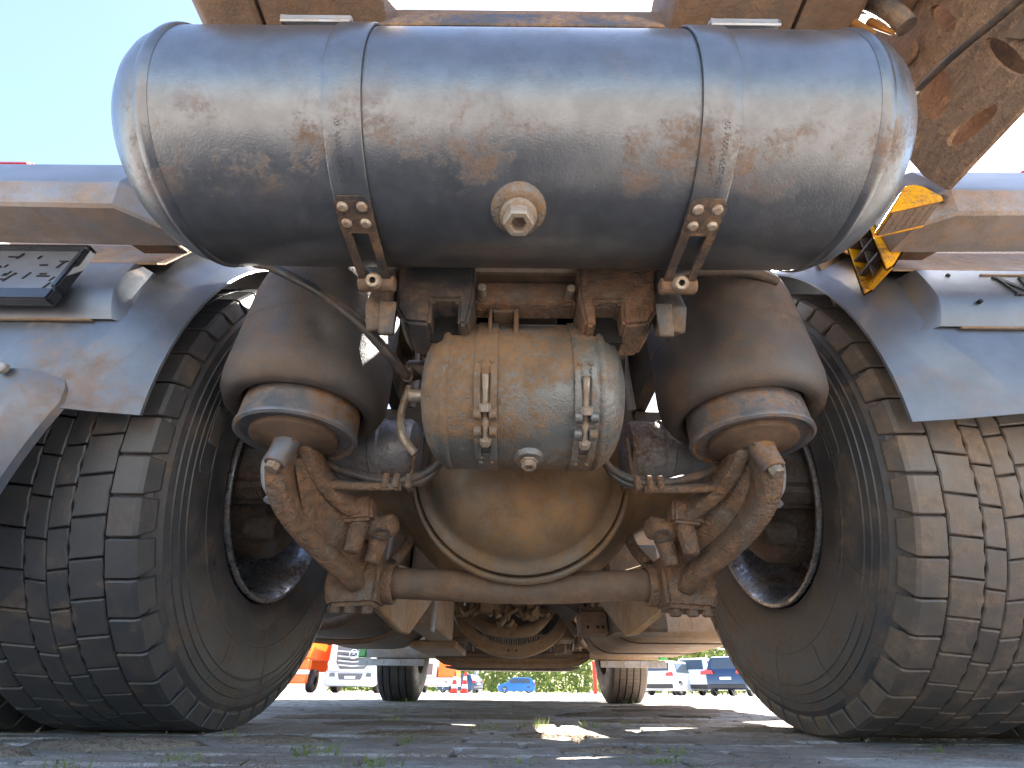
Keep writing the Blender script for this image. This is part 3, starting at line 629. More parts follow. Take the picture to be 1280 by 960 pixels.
def rear_wheel(s, outer):
    xc = s*(1.085 if outer else (.735 if s < 0 else .741)); phase = .3 if s > 0 else .0
    where = ('outer ' if outer else 'inner ')+('left' if s < 0 else 'right')
    ty = MB().lathe(tyre_profile(xc, s), (xc, AY, AZ), (1, 0, 0), 128).build('rear_tyre', 'tyre_rubber', truck, 0, 32)
    ty['label'] = where+' rear tyre with chunky block tread'
    tm = 'tread_rubber' if s < 0 else 'tread_rubber_dusty'
    B = {(k, sg): None for k, _ in rows for sg in (-1, 1)}
    meshes = {}
    for k, _ in rows:
        me = block_mesh(k, 3, tm); meshes[(k, 1)] = me
        mf = me.copy()
        for v in mf.vertices: v.co.x *= -1
        mf.flip_normals(); meshes[(k, -1)] = mf
    restm = MB()
    for i in range(NP):
        for k, off in rows:
            for sg in (-1, 1):
                ang = 2*PI*(i+off+phase+(.25 if sg*s > 0 else 0))/NP          # rotation about +X; 0 = top
                # angle seen from the side: direction of the block from the axle
                dy, dz = -math.sin(ang), math.cos(ang)
                elev = math.degrees(math.atan2(dz, -dy))      # 0 straight back, 90 up, -90 down
                vis = (not outer) and (-112 < elev < 62 if k != 'shoulder' or sg*s < 0 else -85 < elev < 40)
                if vis and sg*s > 0 and k != 'centre': vis = -100 < elev < 20
                if vis:
                    o = D.objects.new('tread_block', meshes[(k, sg)]); C.objects.link(o); o.parent = ty
                    o.location = (xc, AY, AZ); o.rotation_euler = (ang, 0, 0)
                else:
                    M = Matrix.Translation((xc, AY, AZ)) @ Matrix.Rotation(ang, 4, 'X'); me = meshes[(k, sg)]
                    restm.add([M @ v.co for v in me.vertices], [tuple(p.vertices) for p in me.polygons])
    o = restm.build('tread', tm, ty, 0, 25); o['kind'] = 'stuff'
    # rim
    f = -s if not outer else s
    rm = MB().lathe([(.268, .126), (.271, .132), (.269, .138), (.262, .137), (.256, .127), (.250, .112), (.243, .095), (.240, .06), (.240, -.02), (.235, -.05), (.19, -.062), (.15, -.05), (.12, -.05)], (xc, AY, AZ), (f, 0, 0), 96).build('rim', 'rim_steel', truck, 0, 45)
    if not outer:
        hub = MB().lathe([(.165, .05), (.170, .03), (.170, -.03), (.155, -.05), (.12, -.06), (.10, -.10), (.085, -.15), (1e-5, -.15)], (s*.66, AY, AZ), (s, 0, 0), 64).build('brake_disc', 'hub_dark', truck, 0, 40)
        m = MB().prism([(-.05, .06), (.07, .08), (.09, .15), (.04, .185), (-.04, .175), (-.07, .13)], .545, .66, lambda a, b, d: (s*d, AY-.06-b*.95, AZ-.03+a)); m.build('brake_calliper', 'hub_dark', hub, .012, segs=2)
        m = MB().cyl((s*.50, AY-.15, AZ-.05), (s*.56, AY-.15, AZ-.05), .038, 24, .045, .006); m.cyl((s*.492, AY-.15, AZ-.05), (s*.502, AY-.15, AZ-.05), .016, 16); m.build('calliper_piston', 'hub_dark', hub, 0, 40)
        m = MB().cyl((s*.55, AY-.10, AZ-.13), (s*.62, AY-.10, AZ-.13), .028, 20, b=.004); m.build('calliper_pin', 'hub_dark', hub, 0, 40)
        m = MB().cyl((s*.54, AY-.17, AZ+.04), (s*.61, AY-.17, AZ+.04), .026, 20, b=.004); m.build('calliper_pin', 'hub_dark', hub, 0, 40)
    return ty
tl = rear_wheel(-1, False); tr_ = rear_wheel(1, False); rear_wheel(-1, True); rear_wheel(1, True)
# raised marks moulded in the sidewalls: (radius, angle below straight back) -> point
def on_wall(s, r, ang, lift):
    T = [(.27, .132), (.330, .146), (.366, .1525), (.395, .1565), (.42, .1566), (.44, .1545), (.455, .151), (.468, .149)]
    d = T[-1][1]
    for a, b in zip(T, T[1:]):
        if a[0] <= r <= b[0]: d = a[1]+(b[1]-a[1])*(r-a[0])/(b[0]-a[0]); break
    return Vector((s*((.735 if s < 0 else .741)-d-lift), AY-r*math.cos(ang), AZ+r*math.sin(ang)))
def wall_patch(s, pts, lift, name, parent, material='tyre_rubber'):
    m = MB(); n = len(pts); m.add([on_wall(s, r, rad(a), -.001) for r, a in pts]+[on_wall(s, r, rad(a), lift) for r, a in pts], [tuple(range(n, 2*n))]+[(k, (k+1) % n, n+(k+1) % n, n+k) for k in range(n)])
    return m.build(name, material, parent, 0, 20)
mat('letter_rubber', (.13, .135, .14, 1), .5, 0, .3, lin('6a5646'), 20, .15, bump=.3, bumpd=.001)
wall_patch(-1, [(.372, 7.5), (.372, 3.5), (.380, 2.2), (.402, 3.6), (.402, 7.0), (.388, 9)], .0016, 'moulded_mark', tl, 'letter_rubber')
wall_patch(-1, [(.405, 1.8), (.391, 1.0), (.376, 1.6), (.374, -3), (.376, -8.5), (.404, -8.5), (.405, -3)], .0016, 'moulded_mark', tl, 'letter_rubber')
def frame_line(s, r0, r1, a0, a1, parent):
    m = MB(); P = []
    n = 14
    for k in range(n+1): P.append((r1, a0+(a1-a0)*k/n))
    P += [(r1-.004, a1-1.6), (r0+.004, a1-1.6)]
    for k in range(n+1): P.append((r0, a1+(a0-a1)*k/n))
    m.tube([on_wall(s, r, rad(a), .0003) for r, a in P], .0009, 6, 1); return m.build('moulded_frame', 'letter_rubber', parent, 0, 60)
frame_line(-1, .368, .410, 22, -14.5, tl)
frame_line(1, .352, .392, 22, -8, tr_)
text_mesh('REGROOVABLE', .030, .0006, lambda x, y, z: on_wall(1, .362+.0+y*.8, rad(-24)-x/.362, .0006+z), 'moulded_lettering', 'tyre_rubber', tr_)
text_mesh('TUBELESS', .024, .0005, lambda x, y, z: on_wall(-1, .335+y*.8, rad(-42)+x/.335, .0006+z), 'moulded_lettering', 'tyre_rubber', tl)
for s, par in ((-1, tl), (1, tr_)):           # fine cracks and mould seams running across the sidewalls
    for k, (a, r0, r1, sk) in enumerate([(-37, .345, .466, -3), (-74, .37, .47, 4), (8, .40, .468, 2), (-98, .35, .47, -3)]):
        m = MB(); m.tube([on_wall(s, r0+(r1-r0)*t, rad(a+sk*t+math.sin(t*9+k)*.5), .0002) for t in (i/14 for i in range(15))], .0007, 5, 1)
        m.build('mould_seam', 'tyre_rubber', par, 0, 60)
    for k in range(NP):                       # little notches between the shoulder blocks
        pass

# ---- mudguards over the rear wheels
def guard(s):
    X = lambda a: s*a
    rows_ = []
    n = 40
    for k in range(n+1):
        ph = rad(-9+172*k/n); z = math.sin(ph)
        t = min(1, max(0, (AZ+.6*z-.45)/.35))
        xb = .720-.070*min(1, t/.35)+.03*max(0, (t-.35)/.65); x1 = .665-.045*min(1, t/.35)
        ra = .600 if ph < rad(100) else .60
        prof = [(.592, .553), (.593, .557), (x1-.004, .574), (x1, .576), (xb, .596), (xb+.006, .598), (1.265, .600), (1.270, .598)]
        rows_.append([(X(a), AY-r*math.cos(ph), AZ+r*math.sin(ph)) for a, r in prof])
    if s > 0: rows_ = [r[::-1] for r in rows_]
    g = MB().sheet(rows_, .004).build('mudguard', 'guard_plastic', truck, 0, 28)
    g['label'] = 'grey plastic mudguard over the %s rear wheels' % ('left' if s < 0 else 'right')
    # raised rear panel with slanted inner side
    Z0, Z1 = .572, .712
    def py(z): return AY-math.sqrt(.600**2-(z-AZ)**2)
    rr_ = []
    for k in range(9):
        z = Z0+(Z1-Z0)*k/8; t = k/8; yb = py(z)
        xi = .645+.030*t
        lift = (.003, .012, .019, .024)[min(k, 3)]
        rr_.append([(X(xi), yb+.012, z), (X(xi+.020), yb-lift+.004, z), (X(xi+.026), yb-lift, z), (X(.98), yb-lift, z), (X(1.262), yb-lift, z), (X(1.268), yb+.01, z)])
    if s > 0: rr_ = [r[::-1] for r in rr_]
    MB().sheet(rr_, .003).build('guard_panel', 'guard_plastic', g, 0, 28)
    m = MB(); m.box(min(X(.70), X(1.265)), max(X(.70), X(1.265)), py(Z0)-.0065, py(Z0)-.001, Z0-.005, Z0-.001); m.build('panel_lip', 'guard_dusty', g, .001)
    # dusty shelf above the panel, reaching under the lamp bar
    sh = [[(X(a), yy, zz) for a in (.662, 1.0, 1.266)] for yy, zz in ((py(Z1)-.024, Z1+.001), (py(Z1)-.010, Z1+.016), (py(Z1)+.030, .81), (.72, .925), (.86, 1.06))]
    if s > 0: sh = [r[::-1] for r in sh]
    MB().sheet(sh, .003).build('guard_shelf', 'guard_dusty', g, 0, 40)
    return g
gl = guard(-1); gr_ = guard(1)
# lower flap of the left mudguard
rows_ = []
for k in range(15):
    z = .468-.30*k/14; ph = math.asin((z-AZ)/.60); xi = .668+.42*(.468-z)
    if k == 0: xi += .028
    if k == 1: xi += .010
    y = AY-.588*math.cos(ph)-.004
    rows_.append([(-xi, y+.012, z), (-xi-.004, y+.002, z), (-xi-.045, y-.016, z), (-xi-.055, y-.018, z), (-1.262, y-.018, z), (-1.266, y-.008, z)])
MB().sheet(rows_, -.004).build('guard_flap', 'guard_plastic', gl, 0, 28)
MB().cyl((-.768, .578, .462), (-.768, .568, .462), .009, 18, b=.002).build('flap_screw', 'alu_strip', gl, 0, 40)
# dimples in the right panel and the serif letter moulded into it
def panel_y(z): return AY-math.sqrt(.600**2-(z-AZ)**2)-.0255
for (x, z) in ((.742, .690), (.742, .612)):
    MB().cyl((x, panel_y(z)+.004, z), (x, panel_y(z)-.0012, z), .0035, 12).build('screw_hole', 'hole_black', gr_, 0, 40)
MB().box(.80, 1.1, panel_y(.692)-.0015, panel_y(.692)+.004, .6905, .6935).build('panel_groove', 'guard_dusty', gr_)
def strokes(x0, z0, sc):
    Q = [[(0, 1), (.22, 1), (.62, .12), (.50, .12)], [(.50, .12), (.62, .12), (.92, 1), (.84, 1)], [(.08, .0), (.14, .0), (.14, 1), (.08, 1)], [(.86, 0), (1.02, 0), (1.02, 1), (.86, 1)], [(0, 0), (.24, 0), (.24, .05), (0, .05)], [(.76, 0), (1.12, 0), (1.12, .05), (.76, .05)], [(.86, .95), (1.12, .95), (1.12, 1), (.86, 1)]]
    m = MB()
    for k, q in enumerate(Q):
        f = lambda a, b, d: (x0+a*sc*1.0, panel_y(z0+b*sc)-.0022-.0002*k+d, z0+b*sc)
        m.prism(q, 0, .006, f)
    return m
strokes(.812, .628, .055).build('moulded_letter', 'plastic_black', gr_, 0, 10, 'black serif capital M')
# number plate holder on the left panel
H0, H1, HX0, HX1 = .574, .706, -1.10, -.742
def hy(z): return .562+.05*(z-.58)
hold = MB(); bar = lambda x0, x1, z0, z1, t0=0, t1=.016: hold.loft([[(x0, hy(z0)+.004, z0), (x1, hy(z0)+.004, z0), (x1, hy(z0)-t1, z0), (x0, hy(z0)-t1, z0)], [(x0, hy(z1)+.004, z1), (x1, hy(z1)+.004, z1), (x1, hy(z1)-t1, z1), (x0, hy(z1)-t1, z1)]])
bar(HX0, HX1, H0, H0+.026); bar(HX0, HX1, H1-.006, H1); bar(HX1-.012, HX1, H0+.027, H1-.0065); bar(HX0, HX0+.012, H0+.027, H1-.0065)
ph_ = hold.build('number_plate_holder', 'frame_black', truck, .004, segs=2)
ph_['label'] = 'empty black number plate holder on the left mudguard'
bk = MB(); bk.loft([[(HX0+.012, hy(H0)+.002, H0+.02), (HX1-.012, hy(H0)+.002, H0+.02), (HX1-.012, hy(H0)-.004, H0+.02), (HX0+.012, hy(H0)-.004, H0+.02)], [(HX0+.012, hy(H1)+.002, H1-.005), (HX1-.012, hy(H1)+.002, H1-.005), (HX1-.012, hy(H1)-.004, H1-.005), (HX0+.012, hy(H1)-.004, H1-.005)]])
bk.build('holder_back', 'holder_plastic', ph_)
r = random.Random(12)
for k in range(34):
    x = HX1-.03-r.random()*.20; z = H0+.035+r.random()*.078; horiz = r.random() < .5; L_ = r.uniform(.006, .022); W_ = r.uniform(.002, .0035)
    a, b = (L_, W_) if horiz else (W_, L_*.8)
    y = hy(z)-.0046; sk = 0 if horiz else .35
    q = [(x-a/2-sk*b/2, z-b/2), (x+a/2-sk*b/2, z-b/2), (x+a/2+sk*b/2, z+b/2), (x-a/2+sk*b/2, z+b/2)]
    MB().prism(q, -.001, .002, lambda u, v, d: (u, hy(v)-.0046+d, v)).build('holder_slot', 'hole_black', ph_, 0, 10)
# ---- rear lamp bars
def lampbar(s):
    X = lambda a: s*a
    secs = []
    for a, c_ in (((.600, 1), (.635, .4), (.66, 0)) if s < 0 else ((.635, .6), (.66, .3), (.685, 0)))+((.95, -.1), (1.10, -.25), (1.27, -.4)):
        up = max(0, -c_)*.05
        dy = .045*max(c_, 0)
        secs.append([(X(a), .565, .862), (X(a), .515+dy, .860), (X(a), .500+dy, .852), (X(a), .470+dy, .764), (X(a), .470+dy, .757), (X(a), .480+dy, .717+up), (X(a), .486+dy, .713+up), (X(a), .565, .718+up)])
    b_ = MB().loft(secs).build('lamp_bar', 'bar_plastic', truck, .0, 24)
    b_['label'] = 'horizontal grey plastic lamp bar on the %s' % ('left' if s < 0 else 'right')
    m = MB(); m.prism([(.55, .722), (.61, .745), (.61, .79), (.55, .775)], .622 if s < 0 else .665, .705 if s < 0 else .735, lambda a, b, d: (X(d), a, b)); m.build('bar_bracket', 'brown_steel', b_, .004)
    MB().prism([(.49, .70), (.60, .76), (.60, .66)], .95, .96, lambda a, b, d: (X(d), a, b)).build('bar_gusset', 'dusty_black', b_, .001)
    if s < 0:
        m = MB().cyl((X(.662), .482, .800), (X(.662), .487, .80), .0062, 16); m.build('bar_hole', 'hole_black', b_, 0, 40)
    m = MB(); m.prism([(.505, .863), (.56, .863), (.555, .885), (.512, .880)], .90, 1.22, lambda a, b, d: (X(d), a, b)); m.build('tail_lamp', 'red_lens', b_, .005, segs=2)
    MB().box(min(X(.70), X(.64)), max(X(.70), X(.64)), .515, .56, .8625, .868).build('bar_cap', 'bar_plastic', b_, .002)
lampbar(-1); lampbar(1)

# ---- perforated side plate on the right with cable
PX = .665
def plate_with_holes(poly, holes, x0, x1):
    bm = bmesh.new(); me = D.meshes.new('side_plate')
    loops = [poly]+[[(cy+ry*math.cos(2*PI*k/24)*math.cos(rot)-rz*math.sin(2*PI*k/24)*math.sin(rot), cz+ry*math.cos(2*PI*k/24)*math.sin(rot)+rz*math.sin(2*PI*k/24)*math.cos(rot)) for k in range(24)] for cy, cz, ry, rz, rot in holes]
    ed = []
    for lp in loops:
        v = [bm.verts.new((x0, a, b)) for a, b in lp]
        ed += [bm.edges.new((v[i], v[(i+1) % len(v)])) for i in range(len(v))]
    bmesh.ops.triangle_fill(bm, edges=ed, use_beauty=True)
    ex = bmesh.ops.extrude_face_region(bm, geom=list(bm.faces)); 
    bmesh.ops.translate(bm, verts=[g for g in ex['geom'] if isinstance(g, bmesh.types.BMVert)], vec=(x1-x0, 0, 0))
    bmesh.ops.recalc_face_normals(bm, faces=bm.faces)
    bm.to_mesh(me); bm.free(); me.shade_smooth(); me.set_sharp_from_angle(angle=rad(30)); me.materials.append(MATS['mud_plate'])
    o = D.objects.new('side_plate', me); C.objects.link(o); o.parent = truck; o.matrix_parent_inverse = truck.matrix_basis.inverted(); return o
sp_ = plate_with_holes([(.10, .725), (.462, .745), (.475, .80), (.49, 1.15), (.10, 1.15)], [(.392, .895, .030, .042, .25), (.385, .790, .040, .017, .42), (.305, .825, .011, .050, .0), (.318, .985, .012, .04, 0)], PX, PX+.008)
sp_['label'] = 'brown mud streaked steel plate with oval holes'
MB().box(PX+.055, PX+.061, .10, .455, .812, 1.15).build('plate_back', 'mud_plate', sp_, .001)
for (y0, z0, y1, z1) in ((.20, .80, .28, .84), (.17, .86, .24, .91)):
    m = MB().prism([(y0, z0), (y1, z1-.03), (y1+.01, z1), (y0+.01, z0+.03)], PX-.006, PX-.001, lambda a, b, d: (d, a, b)); m.build('plate_rib', 'brown_steel', sp_, .001)
MB().tube([(PX-.02, .40, .915), (PX-.022, .33, .885), (PX-.02, .25, .845), (PX-.02, .12, .79)], .0055, 10, 6).build('safety_cable', 'hose_rubber', sp_, 0, 60)
MB().cyl((PX-.010, .412, .918), (PX-.026, .392, .908), .008, 12, b=.001).build('cable_clip', 'bolt_steel', sp_, 0, 40)
MB().cyl((PX-.001, .375, 1.00), (PX-.012, .375, 1.00), .018, 20, b=.004).build('plate_bolt', 'mud_plate', sp_, 0, 40)
MB().cyl((PX+.004, .468, .742), (PX+.004, .478, .738), .006, 12, b=.001).build('edge_pin', 'black_steel', sp_, 0, 40)
MB().box(.561, PX-.001, .15, .34, 1.06, 1.13).build('plate_arm', 'brown_steel', sp_, .004)
# curved pipe and copper pins beside the plate
MB().tube([(.565, .34, 1.16), (.566, .315, 1.05), (.570, .305, .97), (.578, .31, .93)], .014, 14, 6).build('bent_pipe', 'dusty_black', truck, 0, 60)
for x in (.545, .575):
    MB().cyl((x-.02, .325, .99), (x-.012, .318, .93), .0065, 12, .0035).build('coupling_pin', 'copper_pin', truck, 0, 40)

# ---- two yellow wheel chocks in a holder behind the tank (things of their own)
def chock(loc, M, label, k_=1.0):
    ch = thing('wheel_chock', label, 'wheel chock', loc, 0, 'yellow wheel chocks carried behind the big tank')
    T = Matrix.Translation(loc) @ M @ Matrix.Scale(k_, 4) @ Matrix.Diagonal((.55 if k_ > 1 else 1, 1, 1, 1))
    sidep = [(-.085, .0), (.075, .0), (.085, .012), (.080, .065), (.064, .084), (.040, .086), (.018, .072), (-.075, .012)]
    for d0, d1 in ((-.040, -.033), (.033, .040)):
        m = MB().prism(sidep, d0, d1, lambda a, b, d: T @ Vector((d, a, b))); m.build('chock_side', 'yellow_plastic', ch, .003, segs=2)
    m = MB(); m.prism([(-.075, .012), (.018, .072), (.040, .086), (.064, .084), (.078, .066), (.074, .062), (.060, .078), (.042, .080), (.022, .066), (-.073, .005)], -.0325, .0325, lambda a, b, d: T @ Vector((d, a, b)))
    m.build('chock_face', 'yellow_plastic', ch, .001)
    for y in (-.05, -.025, 0, .025, .05):
        hgt = max(.01, min(.062, (y+.085)*.62)-.012)
        MB().prism([(-.0325, .002), (.0325, .002), (.0325, hgt), (-.0325, hgt)], y-.0015, y+.0015, lambda a, b, d: T @ Vector((a, d, b))).build('chock_rib', 'hub_dark', ch)
    MB().prism([(-.07, .003), (.07, .003), (.06, .05), (.03, .06)], -.0012, .0012, lambda a, b, d: T @ Vector((d, a, b))).build('chock_rib', 'hub_dark', ch)
    MB().prism([(-.033, -.072), (.033, -.072), (.033, .072), (-.033, .072)], .0025, .010, lambda a, b, d: T @ Vector((a, b, d))).build('chock_sole', 'hub_dark' if k_ > 1 else 'brown_steel', ch) if k_ < 1 else None
    return ch
def basis(ez, ey):
    ey = Vector(ey).normalized(); ez = Vector(ez); ez = (ez-ey*ez.dot(ey)).normalized(); ex = ey.cross(ez)
    return Matrix((ex, ey, ez)).transposed().to_4x4()
chock((.628, .600, .800), basis((.99, .0, -.14), (.14, 0, .99)), 'yellow wheel chock hanging tip down, lower of the two, ribs showing', 1.5)
chock((.558, .450, .655), basis((-.3, .10, .95), (.95, 0, .3)), 'yellow wheel chock, upper of the two beside the perforated plate', .58)
m = MB().box(.62, .70, .70, .71, .72, .90); m.build('chock_holder', 'black_steel', truck, .002)

# ---- underbody in front of the axle
u = lambda *a: MB().box(*a)
# left: silencer / tank body with curved bottom; right: fuel tank
def rounded_tank(x0, x1, y0, y1, z0, z1, r, name, material, label=None):
    secs = []
    sg = 1
    P = []
    for cx_, cz_, a0 in ((x1-r, z0+r, -90), (x1-r, z1-r, 0), (x0+r, z1-r, 90), (x0+r, z0+r, 180)):
        for k in range(7): a = rad(a0+15*k); P.append((cx_+r*math.cos(a), cz_+r*math.sin(a)))
    for y, f in ((y0, .93), (y0+.02, .985), (y0+.05, 1), (y1-.05, 1), (y1, .95)):
        mx, mz = (x0+x1)/2, (z0+z1)/2; secs.append([(mx+(a-mx)*f, y, mz+(b-mz)*f) for a, b in P])
    return MB().loft(secs).build(name, material, truck, 0, 40, label)
sil = rounded_tank(-1.22, -.47, 2.05, 3.35, .285, .88, .26, 'silencer', 'under_dark')
MB().tube([(-.50, 2.0, .62), (-.52, 1.99, .42), (-.64, 2.0, .30), (-.85, 2.0, .275), (-1.1, 2.0, .31)], .02, 10, 6).build('silencer_band', 'brown_steel', sil, 0, 60)
MB().tube([(-.48, 2.5, .62), (-.50, 2.5, .42), (-.62, 2.5, .285), (-.85, 2.5, .262), (-1.1, 2.5, .29)], .012, 10, 6).build('silencer_band', 'brown_steel', sil, 0, 60)
u(-.46, -.33, 2.2, 2.9, .30, .95).build('side_bracket', 'under_tan', truck, .01)
u(-.335, -.325, 2.1, 2.16, .27, .95).build('bracket_edge', 'alu_strip', truck, .002)
MB().prism([(-.62, .29), (-.34, .29), (-.34, .33), (-.62, .33)], 3.2, 4.0, lambda a, b, d: (a, d, b)).build('side_tray', 'under_tan', truck, .01)
ft = rounded_tank(.44, 1.22, 2.3, 3.7, .275, .90, .16, 'fuel_tank', 'under_tan')
for y in (2.6, 3.3):
    rounded_tank(.437, 1.223, y-.03, y+.03, .271, .904, .162, 'tank_band', 'brown_steel')
b_ = u(.375, .60, 2.05, 2.28, .27, .60).build('battery_box', 'under_dark', truck, .012)
bp = u(.262, .372, 2.12, 2.14, .355, .39).build('side_bracket', 'black_steel', truck, .003)
u(.262, .372, 2.12, 2.26, .268, .352).build('side_bracket', 'brown_steel', truck, .006)
for x in (.285, .315, .345):
    MB().cyl((x, 2.121, .372), (x, 2.112, .372), .0075, 12, b=.001).build('bracket_bolt', 'bolt_steel' if x > .3 else 'hole_black', bp, 0, 40)
for x in (.29, .33, .35):
    MB().cyl((x, 2.121, .292), (x, 2.116, .292), .006, 12).build('bracket_bolt', 'hole_black', truck, 0, 40)
MB().prism([(.10, .46), (.27, .40), (.27, .35), (.18, .40)], 2.2, 2.5, lambda a, b, d: (a, d, b)).build('stay', 'under_dark', truck, .006)
MB().tube([(.19, 2.6, .46), (.30, 2.55, .30)], .014, 8, 1).build('stay_rod', 'under_dark', truck, 0, 60)
MB().tube([(.33, 2.7, .30), (.36, 2.75, .27)], .014, 8, 1).build('pipe_stub', 'under_tan', truck, 0, 60)
# gearbox, exhaust and engine clutter
gb = MB().lathe([(1e-5, 2.3), (.16, 2.3), (.20, 2.4), (.24, 2.7), (.30, 3.1), (.27, 3.6)], (0, 0, .80), (0, 1, 0), 32).build('gearbox', 'under_tan', truck, 0, 40)
MB().tube([(0, 1.3, .53), (0, 2.35, .78)], .055, 20, 1).build('drive_shaft', 'brown_steel', truck, 0, 60)
r = random.Random(21)
for k in range(56):
    x = r.uniform(-.20, .20); y = r.uniform(2.85, 3.1); z = .415+abs(x)*.25+r.random()*.10; a = r.uniform(.012, .032)
    m = MB()
    if k % 3: m.cyl((x, y, z), (x+r.uniform(-.06, .06), y-r.uniform(.02, .05), z+r.uniform(-.05, .03)), a*.8, 10, b=.003)
    else: m.box(x-a, x+a*1.4, y-a, y+a, z-a, z+a*.8)
    m.build('gearbox_fitting', 'under_tan', gb, 0 if k % 3 else .004, 40)
for k in range(9):
    x = r.uniform(-.3, .3); m = MB(); m.tube([(x, 3.0, .56), (x+r.uniform(-.05, .05), 2.9, .47), (x+r.uniform(-.12, .12), 2.92, .43), (x+r.uniform(-.12, .12), 3.0, .52)], r.uniform(.006, .012), 8, 5); m.build('gearbox_hose', 'under_tan', gb, 0, 60)
MB().tube([(-.32, 3.3, .50), (-.20, 3.25, .42), (-.10, 3.22, .385), (.08, 3.22, .385), (.16, 3.25, .43), (.24, 3.3, .52)], .036, 16, 6).build('exhaust_pipe', 'under_tan', truck, 0, 60)
MB().box(-.025, .025, 3.18, 3.26, .345, .425).build('exhaust_clamp', 'under_tan', truck, .01)
secs = []
for k in range(21):
    a = rad(200+140*k/20); cx_, cz_ = 0, .60
    secs.append([(cx_+rr_*1.12*math.cos(a), yy, cz_+rr_*math.sin(a)*.93) for rr_, yy in ((.30, 3.4), (.37, 3.4), (.37, 3.62), (.30, 3.62))])
MB().loft(secs).build('engine_cradle', 'under_tan', truck, .006, 40)
for x in (-.03, .02):
    MB().cyl((x, 3.401, .29), (x, 3.392, .29), .006, 10).build('cradle_hole', 'hole_black', truck, 0, 40)
eng = u(-.36, .36, 3.75, 5.2, .42, 1.1).build('engine_block', 'under_dark', truck, .03)
for k in range(36):
    u(-.30+k*.0168, -.30+k*.0168+.009, 3.72, 3.748, .345, .47).build('radiator_fin', 'under_dark', truck)
for (a, b, c_, d) in ((-.44, -.30, .36, .50), (.30, .42, .36, .47), (-.58, -.46, .31, .40), (.43, .56, .33, .42)):
    u(a, b, 3.5, 3.8, c_, d).build('underbody_box', 'under_tan', truck, .012)
for k in range(16):
    x = r.choice((-1, 1))*r.uniform(.28, .62); z = r.uniform(.33, .5); y = r.uniform(3.3, 4.2); a = r.uniform(.015, .045)
    m = MB()
    if k % 2: m.cyl((x, y, z), (x+r.uniform(-.05, .05), y, z+.12), a*.6, 10, b=.003)
    else: m.box(x-a, x+a, y-a, y+a, z-a*1.5, z+a)
    m.build('underbody_fitting', 'under_dark' if k % 3 else 'under_tan', truck, 0 if k % 2 else .005, 40)
# front axle, springs, wheels
FA = 4.89
fb = MB(); secs = []
for x, z, h in ((-.86, .44, .06), (-.72, .40, .06), (-.60, .33, .055), (-.45, .305, .05), (0, .300, .048), (.45, .305, .05), (.60, .33, .055), (.72, .40, .06), (.86, .44, .06)):
    secs.append([(x, FA-.05, z-h), (x, FA+.05, z-h), (x, FA+.06, z-h*.5), (x, FA+.03, z), (x, FA+.06, z+h*.5), (x, FA+.05, z+h), (x, FA-.05, z+h), (x, FA-.06, z+h*.5), (x, FA-.03, z), (x, FA-.06, z-h*.5)])
fb.loft(secs).build('front_axle', 'under_tan', truck, .004, 40)
MB().tube([(-.80, FA-.25, .345), (0, FA-.27, .335), (.80, FA-.25, .345)], .024, 12, 4).build('track_rod', 'brown_steel', truck, 0, 60)
MB().prism([(-.70, .285), (-.55, .262), (.62, .262), (.72, .285), (.72, .30), (-.70, .30)], FA+.9, FA+1.1, lambda a, b, d: (a, d, b)).build('front_underrun', 'under_dark', truck, .008)
def front_wheel(s):
    xc = s*.955; R_ = .505; hw = .155
    grooves = (-.092, -.036, .036, .092) if s < 0 else (-.085, -.03, .025, .08)
    p = [(.29, -.12), (.30, -.145), (.36, -.165), (.43, -.163), (.475, -.150), (.495, -.138), (.503, -.128)]
    for g in grooves: p += [(R_, g-.006), (R_-.013, g-.0045), (R_-.013, g+.0045), (R_, g+.006)]
    p += [(.503, .128), (.495, .138), (.475, .150), (.43, .163), (.36, .165), (.30, .145), (.29, .12)]
    ty = MB().lathe(p, (xc, FA, R_), (1, 0, 0), 96).build('front_tyre', 'tyre_rubber' if s < 0 else 'tread_rubber_dusty', truck, 0, 30)
    MB().lathe([(.30, .14), (.296, .145), (.285, .13), (.27, .09), (.265, -.03), (.18, -.06), (.1, -.05), (1e-5, -.05)], (xc, FA, R_), (-s, 0, 0), 64).build('rim', 'under_dark', truck, 0, 40)
    MB().cyl((s*.80, FA, R_), (s*1.0, FA, R_), .19, 32, b=.02).build('brake_disc', 'hub_dark', truck, 0, 40)
    if s > 0:
        m = MB()
        for k in range(90):
            M = Matrix.Translation((xc, FA, R_)) @ Matrix.Rotation(2*PI*k/90, 4, 'X')
            for a, b in ((-.075, -.04), (-.02, .015), (.035, .07)):
                m.box(a, b, -.0012, .0012, R_-.001, R_+.0006, M)
        o = m.build('tread_sipes', 'hole_black', ty, 0, 0); o['kind'] = 'stuff'
front_wheel(-1); front_wheel(1)
